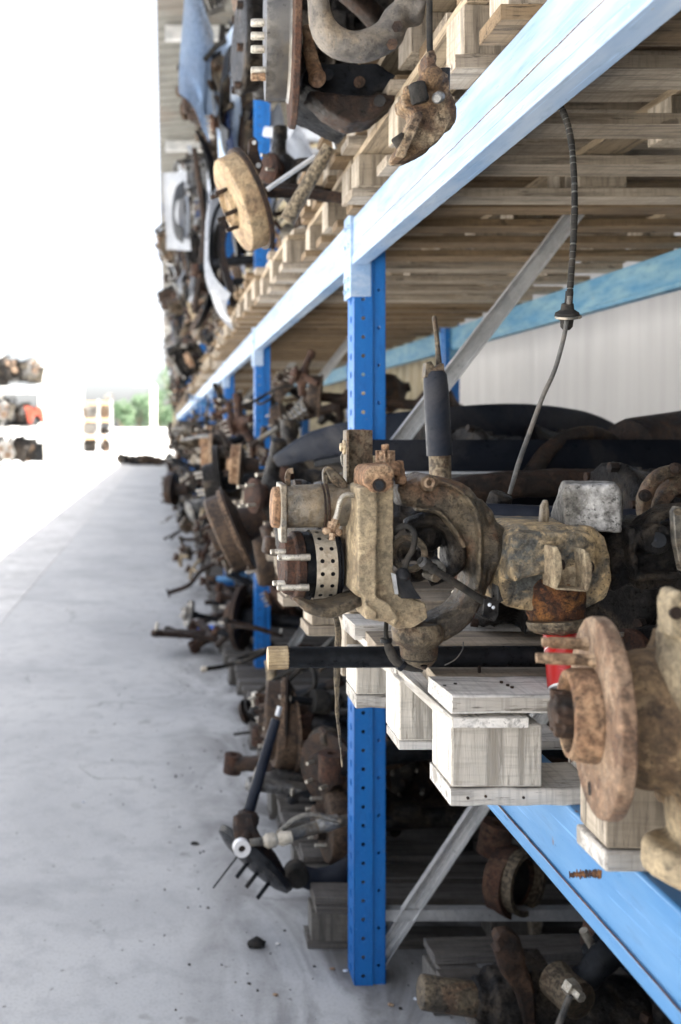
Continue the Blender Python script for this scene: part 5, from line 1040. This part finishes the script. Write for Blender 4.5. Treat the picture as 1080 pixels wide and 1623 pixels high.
for k, v, px, py, dd, rot, sc, lab in [
    ('drum', 0, 420, 1140, 3.3, (0, 0, -8), 1.0, 'brown brake drum with stud ends on top of the heap beyond the nearest post'),
    ('axle', 1, 620, 1150, 3.3, (0, 0, 4), 1.0, 'black axle just behind the brown drum beyond the nearest post'),
    ('arm', 3, 490, 1200, 3.2, (15, 10, 20), 1.0, 'pale alloy control arm in the heap beyond the nearest post'),
    ('knuckle', 1, 530, 1240, 3.15, (10, 20, 40), 1.1, 'greasy knuckle at the foot of the heap beside the nearest post'),
    ('disc', 2, 505, 1215, 3.0, (20, 0, 40), .8, 'small brown disc hub in the heap beside the nearest post'),
    ('shaft', 0, 660, 1090, 3.3, (0, 8, 10), .9, 'black drive shaft high in the ground heap beyond the nearest post'),
    ('disc', 2, 650, 1230, 3.3, (0, 0, 70), 1.1, 'brown brake disc in the dark between post and brace'),
    ('gear', 1, 660, 1180, 3.4, (0, 0, 30), 1.1, 'greasy gearbox in the dark to the right of the nearest post'),
    ('axle', 1, 720, 1290, 3.0, (0, 0, 5), 1.0, 'black axle in the dark behind the grey brace'),
    ('frame', 0, 680, 1130, 3.1, (0, 0, 10), 1.0, 'black subframe in the dark under the pale pallet'),
    ('drum', 0, 372, 845, 3.55, (0, -24, -6), 1.1, 'large brown drum tilting over the aisle on the middle shelf before the second post'),
    ('disc', 3, 352, 765, 4.2, (0, -8, -6), 1.1, 'brown disc just above the large tilted brown drum'),
    ('drum', 2, 362, 735, 3.9, (0, 4, -6), .6, 'small sandy drum on top of the pile above the large tilted drum'),
    ('knuckle', 1, 410, 780, 3.4, (20, 0, 20), 1.0, 'greasy black knuckle right behind the large tilted brown drum'),
    ('axle', 1, 570, 850, 3.9, (0, -10, 0), 1.0, 'black axle in the dark right of the large tilted brown drum'),
    ('disc', 3, 310, 760, 8.2, (0, 0, -6), 1.0, 'brown disc at the aisle edge, middle shelf past the third post'),
    ('drum', 1, 318, 745, 6.6, (0, 10, -6), 1.2, 'dark rusty drum at the aisle edge, middle shelf just past the second post'),
    ('drum', 3, 352, 800, 6.0, (0, -10, -6), .8, 'greasy black drum hanging over the aisle edge past the second post'),
    ('knuckle', 1, 455, 760, 3.6, (0, 0, 30), 1.2, 'black knuckle on the middle shelf right of the tilted drum'),
    ('strut', 3, 470, 800, 3.2, (0, -20, 30), 1.0, 'dusty grey coil strut on the middle shelf left of the spindle'),
    ('disc', 2, 380, 980, 5.6, (0, 0, -25), 1.3, 'brown disc leaning beside the second post at the aisle edge'),
    ('arm', 0, 300, 980, 6.3, (0, 10, 30), 1.2, 'dark rusty control arm reaching out onto the aisle floor'),
    ('shaft', 1, 330, 985, 6.5, (0, 2, 10), .7, 'rusty drive shaft lying out on the aisle floor'),
    ('drum', 1, 265, 775, 12.5, (0, 0, -20), 1.5, 'dark rusty drum sticking out into the aisle at head height of the heap')]:
    put(k, v, P(px, py, dd) - Vector((0, 0, .14 * sc)), rot, sc, label=lab)
put('fender', 0, (.42, 5.5, CH + 1.9), (8, 80, 90), .9, label='pale blue wing standing on end left of the second post at the top')
put('door', 3, (.26, 7.4, CH + 2.9), (4, 85, 88), .9, label='silver door standing on end at the top left of the heap')
put('fender', 0, (.30, 6.2, CH + 2.2), (-6, -75, 94), .9, label='pale blue wing on end highest at the top edge of the photo')
put('bumper', 1, (.20, 6.3, CH + 1.3), (4, 80, 88), .9, label='black bumper standing on end below the white wing')
put('door', 1, (.40, 6.6, CH + 2.0), (8, 80, 84), .8, label='pale blue door on end just left of the grey drum')
sl_ = thing('sill_trim', P(470, 215, 5.2), 'white plastic sill strip lying level behind the tilted sandy drum', 'trim'); b = MB(); b.sweep([P(x, y, 5.2) for x, y in ((418, 208), (450, 212), (490, 215), (524, 222))], [.02, .03, .03, .02], .035, up=(0, 1, 0), sq=True); b.build('strip', M['carwhite'], sl_, bev=.004)
b = MB(); b.sweep([P(x, y, 5.18) for x, y in ((430, 236), (470, 238), (520, 242))], .012, .03, up=(0, 1, 0), sq=True); b.build('lower_edge', M['carsilver'], sl_)
put('door', 0, (.34, 7.6, CH + 1.7), (6, 84, 86), .8, label='white door standing on end midway up the heap past the pale blue wings')
put('fender', 2, (.22, 8.8, CH + 2.0), (-6, 78, 92), .8, label='silver wing on end at the aisle face above the tilted sandy drum')
put('fender', 3, (.26, 8.0, CH + 2.9), (5, -80, 90), .9, label='dark blue wing on end near the canopy at the aisle face')
put('bumper', 3, (.14, 10.6, CH + 2.2), (3, 84, 90), .8, label='white bumper standing on end at the aisle face of the heap')
put('disc', 4, P(332, 720, 5.4) - Vector((0, 0, .14)), (0, 0, -6), .9, label='sandy disc facing the aisle on the middle shelf by the second post')
put('drum', 2, P(318, 700, 7.6) - Vector((0, 0, .14)), (0, 6, -6), 1.0, label='sandy drum facing the aisle on middle shelf between second and third posts')

# ------------------------------------------------------------------ small things on the floor
rg = random.Random(4)
b = MB(); c = P(405, 1502, 2.74); b.ball((c.x, c.y, .012), .022, (1.2, .9, .6)); tag(b.build('rag', M['rubber'], disp=.03, dsz=.02), 'small crumpled black rag on the concrete left of the floor pallet', 'rag')
names = [('pale wood chip', 'wx_l'), ('white paper scrap', 'carwhite'), ('dark pebble', 'rubber'), ('sandy chip', 'rust_lit')]
flr = [(437, 1578, 1, 3, 'in front of the floor pallet'), (527, 1537, 1, 3, 'just left of the nearest post foot'), (548, 1540, 1, 1, 'touching the nearest post foot'), (440, 1497, 1, 0, 'right of the black rag'), (309, 1338, 2, 2, 'left of the black backing plate'),
       (133, 1272, 1, 1, 'alone in the middle of the aisle'), (330, 1440, 0, 2, 'below the backing plate studs'), (660, 1585, 1, 1, 'right of the nearest post foot'), (635, 1600, 0, 2, 'in front of the nearest post foot'), (620, 1594, 1, 3, 'near the bottom edge by the post'), (300, 1530, 0, 2, 'on the bare floor left of the rag'), (395, 1560, 0, 2, 'below the rag')]
for px, py, big, m_, wh in flr:
    d = CH * FPX / (py - VY); c = P(px, py, d); nm, mm = names[m_]; r = .006 if big == 1 else (.012 if big == 2 else .004)
    b = MB(); b.ball((c.x, c.y, .003), r, (1.3, 1.0, .4)); tag(b.build('debris', M[mm], disp=r * .9, dsz=.01), '%s %s' % (nm, wh), 'debris', 'bits of debris on the concrete')
b = MB(); c = P(323, 1003, 6.9); b.lathe([(.05, 0), (.09, .01), (.1, .04), (.09, .05), (.02, .05)], (c.x, c.y, .004), (0, 0, 1), 24); tag(b.build('lid', M['plastic_blue']), 'bright blue plastic lid on the aisle floor beside the scrap', 'lid')
b = MB()
for i in range(450):
    y = rg.uniform(2.0, 9); x = rg.gauss(.42, .28); r = rg.uniform(.001, .003) * (1 + y * .05); b.box((x, y, r * .5), (r * 2, r * 1.5, r), (0, 0, rg.random() * 3))
tag(b.build('grit', M['rubber']), 'fine dark grit scattered along the foot of the rack', 'grit', kind='stuff')
# ------------------------------------------------------------------ across the yard
wa = thing('workshop', (-6, 60, 0), 'low white building across the sunlit yard', 'building')
wm = metal('white_render', (.8, .79, .76), (.76, .75, .72), (.7, .68, .64), 3, .8, 0, .1)
b = MB(); b.bx(-6.6, -5.25, 50, 62, 0, 5.1); b.build('wall', wm, wa); b = MB(); b.bx(-6.7, -5.15, 49.8, 62.2, 5.1, 5.3); b.build('roof', wm, wa)
b = MB(); b.bx(-6.2, -5.6, 49.97, 50, 0, 2.2); b.build('door', M['zinc'], wa)
yw = thing('yard_wall', (-2, 74, 0), 'low white boundary wall below the green trees', 'wall'); b = MB(); b.bx(-5, 1.9, 74, 74.3, 0, 1.5); b.build('panel', wm, yw); b = MB(); b.bx(-5.05, 1.95, 73.95, 74.35, 1.5, 1.58); b.build('coping', wm, yw)
pl = thing('lamp_post', (-.75, 62, 0), 'tall pale post in front of the green trees at the end of the yard', 'post'); b = MB(); b.cyl((-.75, 62, 0), (-.75, 62, 4.3), .22, .2, 14); b.build('shaft', wm, pl); b = MB(); b.box((-1.4, 62, 4.35), (1.5, .25, .14)); b.build('lamp_head', wm, pl, bev=.03)
# far rack with orange beams
fr_ = thing('far_rack', (-4.2, 56, 0), 'far pallet rack with grey posts and orange beams across the yard', 'rack')
for x in (-4.95, -3.95, -3.2):
    for y in (56, 57.2): b = MB(); b.bx(x, x + .09, y, y + .09, 0, 3.7 - (0 if x < -4 else .5)); b.build('post', M['zinc'], fr_)
for z in (.9, 1.9, 2.9):
    for y in (55.95, 57.2): b = MB(); b.bx(-4.86, -3.2, y, y + .06, z, z + .2); b.build('beam', M['orange'], fr_)
for z in (.1, 1.2, 2.2): b = MB(); b.cyl((-4.9, 56.6, z), (-4.0, 56.6, z + .7), .04, n=6); b.build('brace', M['zinc'], fr_)
for i, (k, v, x, z) in enumerate((('engine', 1, -4.4, .1), ('engine', 0, -4.4, 1.12), ('engine', 0, -4.4, 2.12), ('gear', 1, -3.5, 1.12), ('engine', 3, -3.5, 2.12), ('engine', 1, -3.5, .1), ('gear', 0, -3.3, 3.1))):
    put(k, v, (x, 56.5, z), (0, 0, 20 * i), 1.7, label='%s on the far orange-beamed rack, %s' % (ALT[k], ['bottom left', 'middle left', 'top left', 'middle right', 'top right', 'bottom right', 'on its very top'][i]))
def recolour(o):
    for q in bpy.data.objects:
        if q.parent == o and q.name.startswith(('skin', 'arch')): q.material_slots[0].link = 'OBJECT'; q.material_slots[0].material = M['carred']
# left scrap rack: three white shelves of engines
lr = thing('scrap_rack', (-5.6, 37, 0), 'three-tier pale rack of engines at the left edge across the yard', 'rack')
for z in (.0, 1.35, 2.9):
    b = MB(); b.bx(-8, -4.75, 36.6, 38.4, z + .0, z + .22) if z else b.bx(-8, -4.75, 36.6, 38.4, .01, .12); b.build('shelf', wm, lr, bev=.02)
for x in (-6.6, -4.85): b = MB(); b.bx(x, x + .12, 38.2, 38.35, 0, 4.9); b.build('post', wm, lr)
b = MB(); b.bx(-6.0, -4.8, 38.2, 38.3, 4.6, 4.75); b.build('beam', M['zinc'], lr)
for i in range(27):
    lv = i % 3; c = i // 3; z = (.12, 1.57, 3.12)[lv]; k = ('engine', 'gear', 'engine', 'radiator', 'radiator')[rg.randrange(5)]
    if lv == 1 and c == 0: o = put('fender', 0, (-4.9, 36.7, z + .1), (0, 0, 60), 1.1, label='red wing at the right end of the middle tier across the yard'); recolour(o); continue
    put(k, rg.choice((0, 1, 0, 1)), (-5.0 - c * .24, 36.9 + rg.uniform(-.2, .3), z + rg.uniform(0, .35)), (rg.uniform(-25, 25), rg.uniform(-25, 25), rg.uniform(0, 180)), rg.uniform(1.4, 2.0),
        label='%s on the %s tier across the yard, %s' % (ALT[k], ('bottom', 'middle', 'top')[lv], 'right-hand end' if c == 0 else ORD[c] + ' from the right'))
# dark heap at the end of the aisle
for i in range(9):
    k = ('gear', 'knuckle', 'arm', 'axle', 'drum')[i % 5]; v = (1, 1, 1, 1, 3)[i % 5]
    put(k, v, (-1.75 + i * .21, 39.5 + rg.uniform(-.4, .4), .02), (rg.uniform(-30, 30), rg.uniform(-20, 20), rg.uniform(0, 180)), 1.6, label='%s in the dark row across the aisle end, %s from left' % (ALT[k], ['first', 'second', 'third', 'fourth', 'fifth', 'sixth', 'seventh', 'eighth', 'ninth'][i]))
# trees
lm, t, N, L, B = nodes('leaves'); oi = N.new('ShaderNodeNewGeometry').outputs['Random Per Island']; L.new(ramp(t, oi, [(0., (.05, .10, .05)), (.5, (.08, .14, .07)), (1., (.13, .2, .11))]), B.inputs['Base Color']); B.inputs['Roughness'].default_value = .6  # leaf greens paled and muted in colour for distant haze
for i, (x, y, h, r, wh) in enumerate(((-3.9, 84, 4.0, 1.3, 'leftmost by the orange-beamed rack'), (-2.4, 86, 4.6, 1.5, 'left of the pale post'), (-.6, 84, 5.2, 1.5, 'behind the pale post'), (.7, 80, 7.4, 1.9, 'tallest, right of the pale post'))):
    tr_ = thing('tree', (x, y, 0), 'leafy green tree above the white boundary wall, %s' % wh, 'tree', 'trees at the end of the yard')
    b = MB(); b.cyl((x, y, 0), (x + .1, y, h * .5), .16, .09, 10)
    for k in range(5): a = k * 1.3; b.cyl((x + .1, y, h * .4), (x + math.cos(a) * r * .6, y + math.sin(a) * r * .6, h * .8), .07, .02, 6)
    b.build('trunk', M['tan_dark'], tr_)
    b = MB(); cl = [(x + rg.uniform(-1, 1) * r * .8, y + rg.uniform(-1, 1) * r * .6, h * rg.uniform(.42, .9), rg.uniform(.3, .55) * r) for _ in range(16)]
    for k in range(2600):
        cx, cy, cz, cr = rg.choice(cl); v = Vector((rg.gauss(0, 1), rg.gauss(0, 1), rg.gauss(0, 1))).normalized() * cr * rg.uniform(.5, 1.05) + Vector((cx, cy, cz))
        a = Vector((rg.gauss(0, 1), rg.gauss(0, 1), rg.gauss(0, 1))).normalized() * .11; e = a.cross(Vector((rg.gauss(0, 1), rg.gauss(0, 1), rg.gauss(0, 1)))).normalized() * .06
        b.bm.faces.new([b.bm.verts.new(v + q) for q in (-a, e, a, -e)])
    b.build('crown', lm, tr_)
for k_ in TPL:
    t = TPL[k_]
    for c in KIDS[t.name]:
        for q in KIDS.get(c.name, []): bpy.data.objects.remove(q)
    for c in KIDS[t.name]: bpy.data.objects.remove(c)
    bpy.data.objects.remove(t)
